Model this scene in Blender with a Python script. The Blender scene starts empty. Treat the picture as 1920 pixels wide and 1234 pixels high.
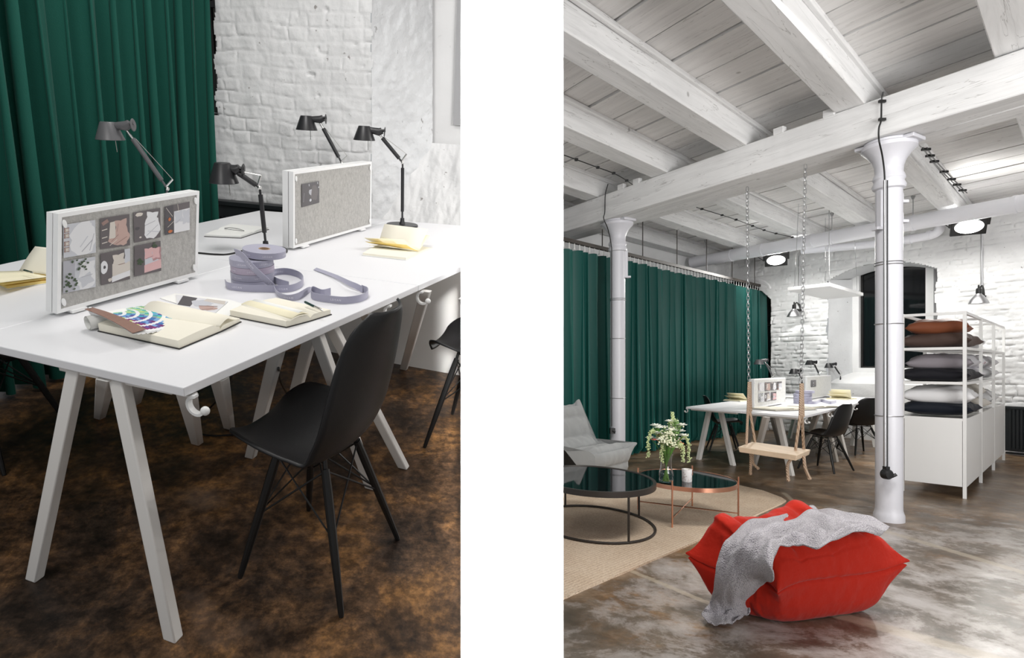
import bpy, bmesh, math, random
import numpy as np
from mathutils import Matrix, Vector, noise as mnoise
PI = math.pi
COL = bpy.context.scene.collection
SC = bpy.context.scene

# ------------------------------------------------------------ camera, world, lights, exposure
FPX, CX, CY = 1100.0, 820.0, 686.0          # focal length in pixels, principal point
KA, KB = .5455, 1.1273                      # plan slopes of the loft's beam and joist directions
EYE = 1.26                                   # eye height over the loft floor
cam_d = bpy.data.cameras.new('camera'); cam = bpy.data.objects.new('camera', cam_d); COL.objects.link(cam)
cam.location = (0, 0, EYE); cam.rotation_euler = (PI/2, 0, 0)
cam_d.sensor_width = 36; cam_d.lens = FPX*36/1920; cam_d.shift_x = (960-CX)/1920; cam_d.shift_y = (CY-617)/1920
cam_d.clip_start = .05; cam_d.clip_end = 100
SC.camera = cam
SC.view_settings.view_transform = 'Standard'; SC.view_settings.look = 'None'
SC.view_settings.exposure = 0.0; SC.view_settings.gamma = 1; SC.view_settings.use_curve_mapping = False
SC.cycles.max_bounces = 7; SC.cycles.diffuse_bounces = 4; SC.cycles.glossy_bounces = 4
SC.cycles.transmission_bounces = 6; SC.cycles.sample_clamp_indirect = 6
w = bpy.data.worlds.new('world'); SC.world = w; w.use_nodes = True
w.node_tree.nodes['Background'].inputs[0].default_value = (.96, .98, 1.0, 1)
w.node_tree.nodes['Background'].inputs[1].default_value = .46

# the left studio stands on a floor that rises away from the viewer; its frame (x, forward, up)
EL = 1.35
_up = Vector((.06, -.4298, 1)).normalized(); _x = Vector((1, 0, 0)); _x = (_x-_up*_up.dot(_x)).normalized(); _y = _up.cross(_x)
RL = Matrix((_x, _y, _up)).transposed()
ROOM_L = Matrix.Translation((0, 0, EYE)) @ RL.to_4x4() @ Matrix.Translation((0, 0, -EL))
ROOM_R = Matrix.Identity(4)
ROOM = ROOM_R

def aim(p, q):
    return (Vector(q)-Vector(p)).to_track_quat('-Z', 'Y').to_matrix().to_4x4()
def area_light(name, p, q, sx, sy, power, col=(1, 1, 1), spread=PI, room=None):
    d = bpy.data.lights.new(name, 'AREA'); d.shape = 'RECTANGLE'; d.size = sx; d.size_y = sy; d.energy = power
    d.color = col; d.spread = spread
    o = bpy.data.objects.new(name, d); COL.objects.link(o)
    o.matrix_world = (room or ROOM_R) @ Matrix.Translation(p) @ aim(p, q)
    return o
def spot_light(name, p, q, power, ang, blend=.5, col=(1, 1, 1), r=.03, room=None):
    d = bpy.data.lights.new(name, 'SPOT'); d.spot_size = ang; d.spot_blend = blend; d.energy = power; d.color = col
    d.shadow_soft_size = r
    o = bpy.data.objects.new(name, d); COL.objects.link(o)
    o.matrix_world = (room or ROOM_R) @ Matrix.Translation(p) @ aim(p, q)
    return o
# unseen ceiling and key lights; the pier, rear, wall and table lights are added
area_light('pier_fill', (.03, -.7, EYE), (.16, 1.1, EYE), .10, 1.3, 13, spread=math.radians(9))  # added narrow beam that keeps the pier's front white
area_light('loft_ceiling_light', (2.2, 2.95, 3.38), (2.2, 3.3, 0), 1.5, .7, 88, (1, .98, .95))
area_light('loft_rear_fill', (4.0, -2.0, 1.5), (4.2, 4.6, 3.7), 3.6, 1.6, 150, (1, .985, .97), spread=math.radians(100))  # added fill behind the viewer, brightens the loft ceiling
area_light('loft_wall_fill', (6.55, 9.0, 3.12), (7.45, 9.5, .9), 4.2, .16, 42, (1, .985, .95), spread=math.radians(120))  # added strip of light for the back wall, no fixture there
area_light('loft_table_fill', (5.2, 7.7, 3.02), (5.0, 8.6, 0), 1.6, .3, 26, (1, .985, .95), spread=math.radians(110))  # added light in mid-air, brightens the loft tables
area_light('studio_key_light', (-1.2, .5, 2.7), (-1.5, 3.0, .8), .9, .6, 17, (1, .98, .95), room=ROOM_L)
area_light('studio_ceiling_light', (-.7, 2.6, 2.9), (-.8, 2.55, 0), .8, .6, 25, (1, .98, .96), room=ROOM_L)

# ------------------------------------------------------------ pixel -> plane helpers (used for laying out)
def LP(px, py, z=0.0):
    d = RL.transposed() @ Vector(((px-CX)/FPX, 1, (CY-py)/FPX)); t = (z-EL)/d.z
    return Vector((d.x*t, d.y*t, z))
def LPX(p):
    wv = RL @ Vector((p[0], p[1], p[2]-EL)); return CX+FPX*wv.x/wv.y, CY-FPX*wv.z/wv.y
def LH(xy, py):
    "height at which a vertical over xy of the left studio reaches image row py"
    a, b = 0.0, 4.0
    for _ in range(40):
        m = (a+b)/2
        if LPX((xy[0], xy[1], m))[1] > py: a = m
        else: b = m
    return a
def LV(px, py, p0, nrm):
    "left studio: pixel onto the vertical plane through p0 with plan normal nrm"
    d = RL.transposed() @ Vector(((px-CX)/FPX, 1, (CY-py)/FPX))
    t = (nrm[0]*p0[0]+nrm[1]*p0[1])/(nrm[0]*d.x+nrm[1]*d.y)
    return Vector((d.x*t, d.y*t, EL+d.z*t))
def RP(px, py, z=0.0):
    t = (z-EYE)*FPX/(CY-py); return Vector(((px-CX)/FPX*t, t, z))
def RD(px, py, D): return Vector(((px-CX)/FPX*D, D, EYE+(CY-py)/FPX*D))
def RA(px, py, c):
    "loft: pixel onto a vertical plane parallel to the window wall (x + KA y = c)"
    return RD(px, py, c/((px-CX)/FPX+KA))
DA = Vector((-KA, 1, 0)).normalized(); DB = Vector((KB, 1, 0)).normalized()     # loft directions: along main beam, along joists

# ------------------------------------------------------------ materials
MATS = {}
def mat(name, col=(.8, .8, .8), rough=.5, metal=0, spec=.5, bump=None, var=None, sheen=0, trans=0, emit=None, coat=0, ior=1.45, alpha=1):
    """bump=(scale, strength, detail) ; var=(scale, second colour, contrast)"""
    if name in MATS: return MATS[name]
    m = bpy.data.materials.new(name); m.use_nodes = True; nt = m.node_tree; b = nt.nodes['Principled BSDF']
    b.inputs['Base Color'].default_value = (*col, 1); b.inputs['Roughness'].default_value = rough
    b.inputs['Metallic'].default_value = metal; b.inputs['Specular IOR Level'].default_value = spec
    b.inputs['Sheen Weight'].default_value = sheen; b.inputs['Transmission Weight'].default_value = trans
    b.inputs['Coat Weight'].default_value = coat; b.inputs['IOR'].default_value = ior; b.inputs['Alpha'].default_value = alpha
    if emit: b.inputs['Emission Color'].default_value = (*emit[0], 1); b.inputs['Emission Strength'].default_value = emit[1]
    tc = nt.nodes.new('ShaderNodeTexCoord')
    if var:
        n = nt.nodes.new('ShaderNodeTexNoise'); n.inputs['Scale'].default_value = var[0]; n.inputs['Detail'].default_value = 6
        nt.links.new(tc.outputs['Object'], n.inputs['Vector'])
        r = nt.nodes.new('ShaderNodeValToRGB'); c = var[2]
        r.color_ramp.elements[0].position = .5-c; r.color_ramp.elements[1].position = .5+c
        r.color_ramp.elements[0].color = (*var[1], 1); r.color_ramp.elements[1].color = (*col, 1)
        nt.links.new(n.outputs['Fac'], r.inputs[0]); nt.links.new(r.outputs[0], b.inputs['Base Color'])
    if bump:
        n = nt.nodes.new('ShaderNodeTexNoise'); n.inputs['Scale'].default_value = bump[0]; n.inputs['Detail'].default_value = bump[2]
        nt.links.new(tc.outputs['Object'], n.inputs['Vector'])
        bp = nt.nodes.new('ShaderNodeBump'); bp.inputs['Strength'].default_value = bump[1]; bp.inputs['Distance'].default_value = .01
        nt.links.new(n.outputs['Fac'], bp.inputs['Height']); nt.links.new(bp.outputs[0], b.inputs['Normal'])
    MATS[name] = m
    return m
class NT:
    "tiny node-tree helper"
    def __init__(s, name):
        s.m = bpy.data.materials.new(name); s.m.use_nodes = True; s.t = s.m.node_tree; s.b = s.t.nodes['Principled BSDF']; MATS[name] = s.m
        s.tc = s.t.nodes.new('ShaderNodeTexCoord').outputs['Object']
    def n(s, kind, **kw):
        x = s.t.nodes.new(kind); outs = {}
        for k, v in kw.items():
            if k.startswith('_'): setattr(x, k[1:], v)
            else:
                key = int(k[1:]) if k[0] == 'i' and k[1:].isdigit() else k.replace('__', ' ')
                if isinstance(v, bpy.types.NodeSocket): s.t.links.new(v, x.inputs[key])
                else: x.inputs[key].default_value = v
        return x
    def noise(s, scale, detail=6, vec=None, dist=0, rough=.5):
        return s.n('ShaderNodeTexNoise', Scale=scale, Detail=detail, Vector=vec or s.tc, Distortion=dist, Roughness=rough).outputs['Fac']
    def ramp(s, fac, *stops):
        r = s.n('ShaderNodeValToRGB', Fac=fac); e = r.color_ramp.elements
        while len(e) < len(stops): e.new(.5)
        for k, (p, c) in enumerate(stops):
            e[k].position = p; e[k].color = (*(c if hasattr(c, '__len__') else (c,)*3), 1)
        return r.outputs[0]
    def mix(s, f, a, b, mode='MIX'):
        x = s.n('ShaderNodeMix', _data_type='RGBA', _blend_type=mode)
        for i, v in ((0, f), (6, a), (7, b)):
            if isinstance(v, bpy.types.NodeSocket): s.t.links.new(v, x.inputs[i])
            else: x.inputs[i].default_value = v if i == 0 else (*v, 1)
        return x.outputs[2]
    def math(s, op, a, b=0.0):
        return s.n('ShaderNodeMath', _operation=op, i0=a, i1=b).outputs[0]
    def mapping(s, scale=(1, 1, 1), rot=(0, 0, 0), loc=(0, 0, 0)):
        return s.n('ShaderNodeMapping', Vector=s.tc, Scale=scale, Rotation=rot, Location=loc).outputs[0]
    def bump(s, h, strength=.5, dist=.01):
        x = s.n('ShaderNodeBump', Height=h, Strength=strength, Distance=dist); s.t.links.new(x.outputs[0], s.b.inputs['Normal'])
    def set(s, **kw):
        for k, v in kw.items():
            k = k.replace('__', ' ')
            if isinstance(v, bpy.types.NodeSocket): s.t.links.new(v, s.b.inputs[k])
            else: s.b.inputs[k].default_value = (*v, 1) if (hasattr(v, '__len__') and len(v) == 3 and 'Color' in k) else v
        return s.m

def floor_mat(name, patch):
    t = NT(name)
    big = t.noise(1.1, 8, dist=.2, rough=.62); med = t.noise(3.4, 12, dist=.35, rough=.76); fine = t.noise(26, 8, rough=.7)
    base = t.ramp(t.math('ADD', t.math('MULTIPLY', big, .45), t.math('MULTIPLY', med, .55)),
                  (.38, (.018, .013, .010)), (.45, (.050, .031, .020)), (.515, (.13, .070, .034)), (.585, (.32, .155, .050)), (.68, (.44, .26, .12)))
    speck = t.ramp(fine, (.42, .45), (.62, 1.25))
    base = t.mix(1.0, base, speck, 'MULTIPLY')
    dk = t.ramp(t.noise(7, 9, dist=.4, rough=.7), (.38, .35), (.55, 1.0))
    base = t.mix(.75, base, dk, 'MULTIPLY')
    if patch:
        # worn grey concrete showing through, more of it towards the front right of the room
        sep = t.n('ShaderNodeSeparateXYZ', Vector=t.tc)
        g = t.math('MULTIPLY', t.math('SUBTRACT', 4.75, sep.outputs[1]), .22)
        g2 = t.math('MULTIPLY', t.math('SUBTRACT', sep.outputs[0], .9), .13)
        gn = t.math('ADD', t.math('MINIMUM', g, .42), t.math('MINIMUM', g2, .26))
        pn = t.noise(1.5, 13, dist=.25, rough=.70, vec=t.mapping((1.0, 1.0, 1), rot=(0, 0, .6)))
        f = t.ramp(t.math('ADD', pn, t.math('MULTIPLY', gn, .55)), (.62, 0.0), (.67, .6), (.84, 1.0))
        grey = t.ramp(t.noise(2.2, 13, dist=.3, rough=.74), (.40, (.085, .070, .052)), (.475, (.155, .130, .105)), (.515, (.30, .27, .245)), (.62, (.46, .43, .41)))
        brown = t.ramp(t.noise(2.6, 9, dist=.3, rough=.7), (.35, (.075, .05, .03)), (.5, (.18, .115, .062)), (.64, (.38, .28, .19)))
        base = t.mix(.62, base, brown)
        base = t.mix(f, base, grey)
        for (a_, b_, wd_) in (((1690, 1005), (1920, 1074), .035), ((1560, 1150), (1860, 1234), .05), ((1290, 1115), (1110, 1040), .02), ((1560, 1000), (1500, 950), .02)):
            A0, B0 = RP(*a_, 0), RP(*b_, 0); dd = (B0-A0).normalized()
            pr = t.math('ADD', t.math('MULTIPLY', t.math('SUBTRACT', sep.outputs[0], A0.x), -dd.y), t.math('MULTIPLY', t.math('SUBTRACT', sep.outputs[1], A0.y), dd.x))
            al = t.math('ADD', t.math('MULTIPLY', t.math('SUBTRACT', sep.outputs[0], A0.x), dd.x), t.math('MULTIPLY', t.math('SUBTRACT', sep.outputs[1], A0.y), dd.y))
            ms = t.math('MULTIPLY', t.ramp(t.math('ADD', t.math('ABSOLUTE', pr), t.math('MULTIPLY', t.math('SUBTRACT', fine, .5), .05)), (wd_*.8, 1.0), (wd_*1.3, 0.0)), t.math('MULTIPLY', t.math('GREATER_THAN', al, -.3), t.math('LESS_THAN', al, (B0-A0).length+.6)))
            base = t.mix(t.math('MULTIPLY', ms, .55), base, (.44, .38, .29))
    else:
        base = t.mix(1.0, base, (1.3, 1.3, 1.3), 'MULTIPLY'); scr = t.noise(2.0, 5, dist=.2); base = t.mix(t.ramp(scr, (.60, 0.0), (.72, .55)), base, (.24, .17, .13))
    ro = t.ramp(med, (.3, .30 if not patch else .26), (.7, .52 if not patch else .46))
    t.bump(t.math('ADD', t.math('MULTIPLY', fine, .5), med), .22, .006)
    return t.set(Base__Color=base, Roughness=ro, Specular__IOR__Level=.45)
floor_mat('floor_dark', False); floor_mat('floor_worn', True)

def plaster_mat(name, col, dark, rough=.75, bs=(1.0)):
    t = NT(name)
    n1 = t.noise(14, 10, rough=.65); n2 = t.noise(2.2, 6); pit = t.noise(24, 3)
    c = t.mix(t.ramp(n2, (.35, 0.0), (.7, 1.0)), col, tuple(v*.9 for v in col))
    c = t.mix(t.ramp(pit, (.70, 0.0), (.76, .8)), c, dark)
    t.bump(t.math('ADD', n1, t.math('MULTIPLY', t.noise(60, 4), .3)), .45*bs, .012)
    return t.set(Base__Color=c, Roughness=rough, Specular__IOR__Level=.3)
plaster_mat('brick_paint', (.74, .74, .74), (.20, .18, .17)); plaster_mat('plaster_rough', (.68, .69, .70), (.18, .17, .16), bs=1.6)
plaster_mat('plaster_smooth', (.82, .82, .82), (.7, .7, .7), bs=.25)
mat('partition_white', (.95, .95, .95), .9, spec=.1)
def wood_mat(name, col, dk, axis, knots=True, crack=.55):
    t = NT(name)
    sc = [9, 9, 9]; sc[axis] = .7
    g = t.noise(1.6, 8, vec=t.mapping(tuple(sc)), dist=.6, rough=.65)
    c = t.ramp(g, (.32, tuple(v*.82 for v in col)), (.5, tuple(v*.95 for v in col)), (.62, col))
    if knots:
        sc2 = [5, 5, 5]; sc2[axis] = .35
        cr = t.noise(2.3, 4, vec=t.mapping(tuple(sc2), loc=(3, 5, 1)), dist=.3)
        line = t.ramp(t.math('ABSOLUTE', t.math('SUBTRACT', cr, .5)), (.0, 1.0), (.0045, .0))
        c = t.mix(t.math('MULTIPLY', line, crack), c, dk)
        k = t.n('ShaderNodeTexVoronoi', Vector=t.tc, Scale=2.1).outputs['Distance']
        c = t.mix(t.ramp(k, (.03, .55), (.055, 0.0)), c, dk)
    st = t.noise(1.1, 6, dist=.8); c = t.mix(t.ramp(st, (.52, 0.0), (.72, .35)), c, tuple(v*.66 for v in col))
    t.bump(g, .35, .006)
    return t.set(Base__Color=c, Roughness=.62, Specular__IOR__Level=.35)
WW = (.82, .82, .82)
wood_mat('white_wood', WW, (.12, .11, .1), 0); wood_mat('white_plank', (.82, .81, .80), (.16, .14, .12), 0, crack=.5)
wood_mat('pale_pine', (.80, .60, .42), (.45, .27, .14), 0, knots=True, crack=.3)

def fabric_felt(name, a, b, sc):
    t = NT(name)
    n = t.noise(sc, 5, vec=t.mapping((1, 1, .6)), rough=.8); n2 = t.noise(sc*3.2, 3)
    c = t.mix(t.ramp(n, (.36, 0.0), (.6, 1.0)), a, b); c = t.mix(t.ramp(n2, (.5, .0), (.75, .4)), c, tuple(v*.72 for v in a))
    t.bump(n2, .3, .002); return t.set(Base__Color=c, Roughness=.95, Specular__IOR__Level=.1)
fabric_felt('felt_grey', (.37, .36, .345), (.49, .48, .46), 75)
fabric_felt('felt_light', (.62, .62, .60), (.74, .74, .72), 40)
mat('curtain_green', (.007, .075, .055), .7, spec=.2, sheen=.06, bump=(220, .12, 2))
mat('velvet_green', (.005, .075, .064), .48, spec=.35, sheen=.30); MATS['velvet_green'].node_tree.nodes['Principled BSDF'].inputs['Sheen Tint'].default_value = (.15, .75, .6, 1)
mat('white_lacquer', (.84, .84, .84), .38, spec=.4)
mat('white_metal', (.80, .80, .79), .42, spec=.45)
mat('desk_white', (.81, .81, .83), .34, spec=.35)
mat('leg_white', (.76, .74, .71), .45)
mat('black_plastic', (.012, .012, .013), .42, spec=.45, bump=(300, .05, 2))
mat('black_wood', (.010, .010, .010), .4)
mat('black_metal', (.012, .012, .012), .38, spec=.5)
mat('lamp_black', (.022, .022, .024), .36, spec=.5)
mat('lamp_grey', (.10, .10, .105), .36, spec=.5)
mat('chrome', (.75, .74, .72), .22, metal=1)
mat('steel', (.45, .45, .46), .35, metal=1)
mat('radiator_black', (.012, .015, .017), .5)
mat('night_glass', (.006, .007, .008), .06, spec=.6)
mat('window_black', (.015, .014, .013), .5)
mat('window_brown', (.055, .045, .038), .6)
mat('paper_cream', (.86, .82, .70), .8); mat('paper_white', (.86, .86, .83), .8); mat('paper_yellow', (.90, .70, .26), .75)
mat('paper_pale', (.90, .84, .62), .8)
mat('cover_dark', (.03, .028, .027), .6)
mat('clear_plastic', (.9, .9, .9), .15, trans=.9)

# ------------------------------------------------------------ mesh builder
def catmull(pts, n):
    pts = [Vector(p) for p in pts]; P = [2*pts[0]-pts[1]]+pts+[2*pts[-1]-pts[-2]]; out = []
    for i in range(1, len(P)-2):
        for k in range(n):
            t = k/n; a, b, c, d = P[i-1:i+3]
            out.append(.5*((2*b)+(c-a)*t+(2*a-5*b+4*c-d)*t*t+(3*b-a-3*c+d)*t**3))
    out.append(P[-2]); return out
class MB:
    def __init__(s): s.v = []; s.f = []; s.m = []; s.cur = 0
    def mat(s, i): s.cur = i; return s
    def add(s, vs, fs):
        o = len(s.v); s.v += [tuple(v) for v in vs]
        for f in fs: s.f.append([i+o for i in f]); s.m.append(s.cur)
        return s
    def hexa(s, b, t):
        return s.add(list(b)+list(t), [(3, 2, 1, 0), (4, 5, 6, 7), (0, 1, 5, 4), (1, 2, 6, 5), (2, 3, 7, 6), (3, 0, 4, 7)])
    def box(s, c, d, M=None):
        x, y, z = [q/2 for q in d]; c = Vector(c)
        vs = [Vector(p) for p in ((-x, -y, -z), (x, -y, -z), (x, y, -z), (-x, y, -z), (-x, -y, z), (x, -y, z), (x, y, z), (-x, y, z))]
        vs = [(M @ v if M else v)+c for v in vs]
        return s.hexa(vs[:4], vs[4:])
    def prism(s, poly, z0, z1, M=None):
        n = len(poly); vs = [Vector((p[0], p[1], z0)) for p in poly]+[Vector((p[0], p[1], z1)) for p in poly]
        if M: vs = [M @ v for v in vs]
        return s.add(vs, [tuple(range(n))[::-1], tuple(range(n, 2*n))]+[(i, (i+1) % n, n+(i+1) % n, n+i) for i in range(n)])
    def bar(s, a, b, wd, th, up=(0, 0, 1)):
        a = Vector(a); b = Vector(b); d = (b-a).normalized(); x = d.cross(Vector(up))
        if x.length < 1e-4: x = Vector((1, 0, 0))
        x.normalize(); y = x.cross(d).normalized(); x *= wd/2; y *= th/2
        return s.hexa([a-x-y, a+x-y, a+x+y, a-x+y], [b-x-y, b+x-y, b+x+y, b-x+y])
    def tube(s, pts, r, n=8, closed=False, caps=True):
        pts = [Vector(p) for p in pts]; N = len(pts); rr = r if hasattr(r, '__len__') else [r]*N
        T = []
        for i in range(N):
            a = pts[(i-1) % N] if (closed or i > 0) else pts[i]; b = pts[(i+1) % N] if (closed or i < N-1) else pts[i]
            T.append((b-a).normalized())
        u = T[0].orthogonal().normalized(); vs = []
        for i in range(N):
            u = (u-T[i]*u.dot(T[i])); u.normalize(); v = T[i].cross(u)
            for k in range(n):
                a = 2*PI*k/n; vs.append(pts[i]+(u*math.cos(a)+v*math.sin(a))*rr[i])
        fs = []
        for i in range(N if closed else N-1):
            j = (i+1) % N
            for k in range(n): fs.append((i*n+k, i*n+(k+1) % n, j*n+(k+1) % n, j*n+k))
        if caps and not closed: fs += [tuple(range(n))[::-1], tuple(range((N-1)*n, N*n))]
        return s.add(vs, fs)
    def lathe(s, prof, n=24, M=None, closed=False):
        vs = []; N = len(prof)
        for r, z in prof:
            for k in range(n):
                a = 2*PI*k/n; v = Vector((r*math.cos(a), r*math.sin(a), z)); vs.append(M @ v if M else v)
        fs = []
        for i in range(N if closed else N-1):
            j = (i+1) % N
            for k in range(n): fs.append((i*n+k, i*n+(k+1) % n, j*n+(k+1) % n, j*n+k))
        if not closed:
            if prof[0][0] > 1e-5: fs.append(tuple(range(n))[::-1])
            if prof[-1][0] > 1e-5: fs.append(tuple(range((N-1)*n, N*n)))
        return s.add(vs, fs)
    def grid(s, fn, nu, nv, cu=False, cv=False):
        vs = [fn(i/(nu if cu else nu-1), j/(nv if cv else nv-1)) for i in range(nu) for j in range(nv)]; fs = []
        for i in range(nu if cu else nu-1):
            for j in range(nv if cv else nv-1):
                a = i*nv+j; b = ((i+1) % nu)*nv+j; c = ((i+1) % nu)*nv+(j+1) % nv; d = i*nv+(j+1) % nv
                fs.append((a, b, c, d))
        return s.add(vs, fs)
    def ball(s, c, r, n=12, m=8, M=None, sq=(1, 1, 1)):
        c = Vector(c)
        return s.grid(lambda u, v: c+Vector((sq[0]*r*math.cos(2*PI*u)*math.sin(PI*v), sq[1]*r*math.sin(2*PI*u)*math.sin(PI*v), sq[2]*r*math.cos(PI*v))), n, m, cu=True)
    def build(s, name, mats, parent=None, smooth=35, bevel=0, loc=None, rotz=0, M=None, seg=2, solid=0, sub=0):
        me = bpy.data.meshes.new(name); me.from_pydata(s.v, [], s.f)
        ms = mats if isinstance(mats, (list, tuple)) else [mats]
        for k in ms: me.materials.append(MATS[k] if isinstance(k, str) else k)
        if len(ms) > 1: me.polygons.foreach_set('material_index', s.m)
        bm = bmesh.new(); bm.from_mesh(me); bmesh.ops.remove_doubles(bm, verts=bm.verts, dist=1e-6)
        if not solid: bmesh.ops.recalc_face_normals(bm, faces=bm.faces)
        bm.to_mesh(me); bm.free()
        if smooth:
            me.polygons.foreach_set('use_smooth', [True]*len(me.polygons))
            me.set_sharp_from_angle(angle=math.radians(smooth))
        o = bpy.data.objects.new(name, me); COL.objects.link(o)
        if parent is not None: o.parent = parent
        else:
            o.matrix_world = ROOM @ (M if M is not None else Matrix.Translation(loc or (0, 0, 0)) @ Matrix.Rotation(rotz, 4, 'Z'))
        if solid:
            q = o.modifiers.new('solid', 'SOLIDIFY'); q.thickness = solid; q.offset = 0
        if sub:
            q = o.modifiers.new('sub', 'SUBSURF'); q.levels = q.render_levels = sub
        if bevel:
            q = o.modifiers.new('bevel', 'BEVEL'); q.width = bevel; q.segments = seg; q.limit_method = 'ANGLE'; q.angle_limit = math.radians(40)
        return o
def tag(o, label=None, cat=None, group=None, kind=None):
    if label: o['label'] = label
    if cat: o['category'] = cat
    if group: o['group'] = group
    if kind: o['kind'] = kind
    return o
def thing(name, label, cat, loc=(0, 0, 0), rotz=0, group=None, M=None):
    o = bpy.data.objects.new(name, None); COL.objects.link(o); o.empty_display_size = .1
    o.matrix_world = ROOM @ (M if M is not None else Matrix.Translation(loc) @ Matrix.Rotation(rotz, 4, 'Z'))
    return tag(o, label, cat, group)
def dup(root, loc=(0, 0, 0), rotz=0, label=None, scale=1, M=None, group=None):
    r = root.copy(); COL.objects.link(r)
    r.matrix_world = ROOM @ (M if M is not None else Matrix.Translation(loc) @ Matrix.Rotation(rotz, 4, 'Z') @ Matrix.Scale(scale, 4))
    if label: r['label'] = label
    if group: r['group'] = group
    for ch in [c for c in bpy.data.objects if c.parent == root]:
        c = ch.copy(); COL.objects.link(c); c.parent = r
        for g in [q for q in bpy.data.objects if q.parent == ch]:
            d = g.copy(); COL.objects.link(d); d.parent = c
    return r
def struct(mb, name, mats, **kw): return tag(mb.build(name, mats, **kw), kind='structure')
def rnd(i): return random.Random(i).random()

def fbm(P, sc, octs=4, seed=0.0):
    "numpy value-noise fbm, P (N,2)"
    def vn(Q, sd):
        i = np.floor(Q).astype(np.int64); f = Q-i; f = f*f*(3-2*f)
        def h(a, b):
            x = (a*374761393+b*668265263+sd*974634777) & 0xffffffff
            x = ((x ^ (x >> 13))*1274126177) & 0xffffffff
            return ((x ^ (x >> 16)) & 0xffff)/65535.0
        a = h(i[:, 0], i[:, 1]); b = h(i[:, 0]+1, i[:, 1]); c = h(i[:, 0], i[:, 1]+1); d = h(i[:, 0]+1, i[:, 1]+1)
        return (a*(1-f[:, 0])+b*f[:, 0])*(1-f[:, 1])+(c*(1-f[:, 0])+d*f[:, 0])*f[:, 1]
    o = np.zeros(len(P)); am = 1.0; tot = 0
    for k in range(octs):
        o += am*vn(P*sc*(2**k), int(seed)+k*17); tot += am; am *= .5
    return o/tot
def brick_wall(name, p0, u, W, z0, z1, step, bl=.25, bh=.075, depth=.012, mats='brick_paint', keep=None, seed=1, rough=.008, nrm=None, wob=.004):
    """a wall surface of painted bricks: p0 = foot corner, u = plan direction, relief in real geometry"""
    u = Vector((u[0], u[1], 0)).normalized(); n = Vector(nrm) if nrm else Vector((u.y, -u.x, 0))
    nu = int(W/step)+1; nz = int((z1-z0)/step)+1
    U, Z = np.meshgrid(np.linspace(0, W, nu), np.linspace(z0, z1, nz), indexing='ij'); P = np.stack([U.ravel(), Z.ravel()], 1)
    wob_ = (fbm(P, 3.0, 3, seed+5)-.5)*.045; wob2 = (fbm(P, 9.0, 3, seed+9)-.5)*.03
    zz = P[:, 1]+wob_+wob2*.5; uu = P[:, 0]+wob2+wob_*.5
    row = np.floor(zz/bh).astype(int); fz = zz/bh-row
    sh = (np.abs(np.sin(row*12.9898)*43758.5453) % 1.0)
    q = uu/bl+sh*.4+(row % 2)*.5; colm = np.floor(q).astype(int); fu = q-colm
    hsh = (np.abs(np.sin(row*78.233+colm*37.719+seed)*43758.5453) % 1.0)
    split = hsh > .62; fu = np.where(split, (fu*2) % 1.0, fu); bl2 = np.where(split, bl/2, bl)
    d = np.minimum(np.minimum(fz, 1-fz)*bh, np.minimum(fu, 1-fu)*bl2)
    g = np.clip(d/.011, 0, 1); g = g*g*(3-2*g)
    g *= .55+.45*np.clip((fbm(P, 4.0, 3, seed+3)-.25)*3.2, 0, 1); er = np.clip((fbm(P, 6.5, 3, seed+41)-.38)*4, 0, 1); g = g*(.35+.65*er)+(1-er)*.35
    h = depth*g+(hsh-.5)*.006*g+(fbm(P, 16, 5, seed)-.5)*rough+(fbm(P, 2.2, 3, seed+31)-.5)*.03
    pit = fbm(P, 17, 2, seed+77); h -= np.clip((pit-.83)*9, 0, 1)*.02
    b = MB(); base = np.array(p0); 
    XYZ = base[None, :3]*1.0+P[:, 0:1]*np.array(u)[None]+h[:, None]*np.array(n)[None]; XYZ[:, 2] = P[:, 1]+base[2]
    idx = np.arange(nu*nz).reshape(nu, nz)
    A = idx[:-1, :-1].ravel(); B = idx[1:, :-1].ravel(); C = idx[1:, 1:].ravel(); D = idx[:-1, 1:].ravel()
    F = np.stack([A, B, C, D], 1)
    if keep is not None:
        cu = P[F].mean(1); F = F[keep(cu[:, 0], cu[:, 1])]
    b.v = XYZ.tolist(); b.f = F.tolist(); b.m = [0]*len(b.f)
    return b
# ============================================================ THE DIVIDING PIER between the two rooms
ROOM = ROOM_R
b = MB(); PD = 1.1; p0x = (864-CX)/FPX*PD; p1x = (1056-CX)/FPX*PD
b.hexa([(p0x, PD, 0), (p1x, PD, 0), (p1x+.02, PD+.2, 0), (p0x+.02, PD+.2, 0)],
       [(p0x, PD, 3.4), (p1x, PD, 3.4), (p1x+.02, PD+.2, 3.4), (p0x+.02, PD+.2, 3.4)])
struct(b, 'wall_divider', 'partition_white', smooth=0)
def px_(t): return .127*t
b = MB(); b.prism([(px_(4.6)-.04, 4.6), (px_(4.6)+.04, 4.6), (px_(17)+.04, 17), (px_(17)-.04, 17)], 0, 5.4); struct(b, 'wall_partition', 'plaster_smooth', smooth=0)

# ============================================================ LOFT (right) : shell
b = MB(); b.prism([(-.35, -2.5), (11, -2.5), (11, 17), (px_(17)+.04, 17), (.15, .9)], -.12, 0); struct(b, 'floor', 'floor_worn', smooth=0)
WC = 12.7                      # window wall plane x+KA*y = WC
CZ = 3.64                      # underside of the planks
wn = Vector((-1, -KA, 0)).normalized()   # towards the room
def onA(c, t):                 # point on the line x+KA*y=c at depth t
    return Vector((c-KA*t, t, 0))
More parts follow.
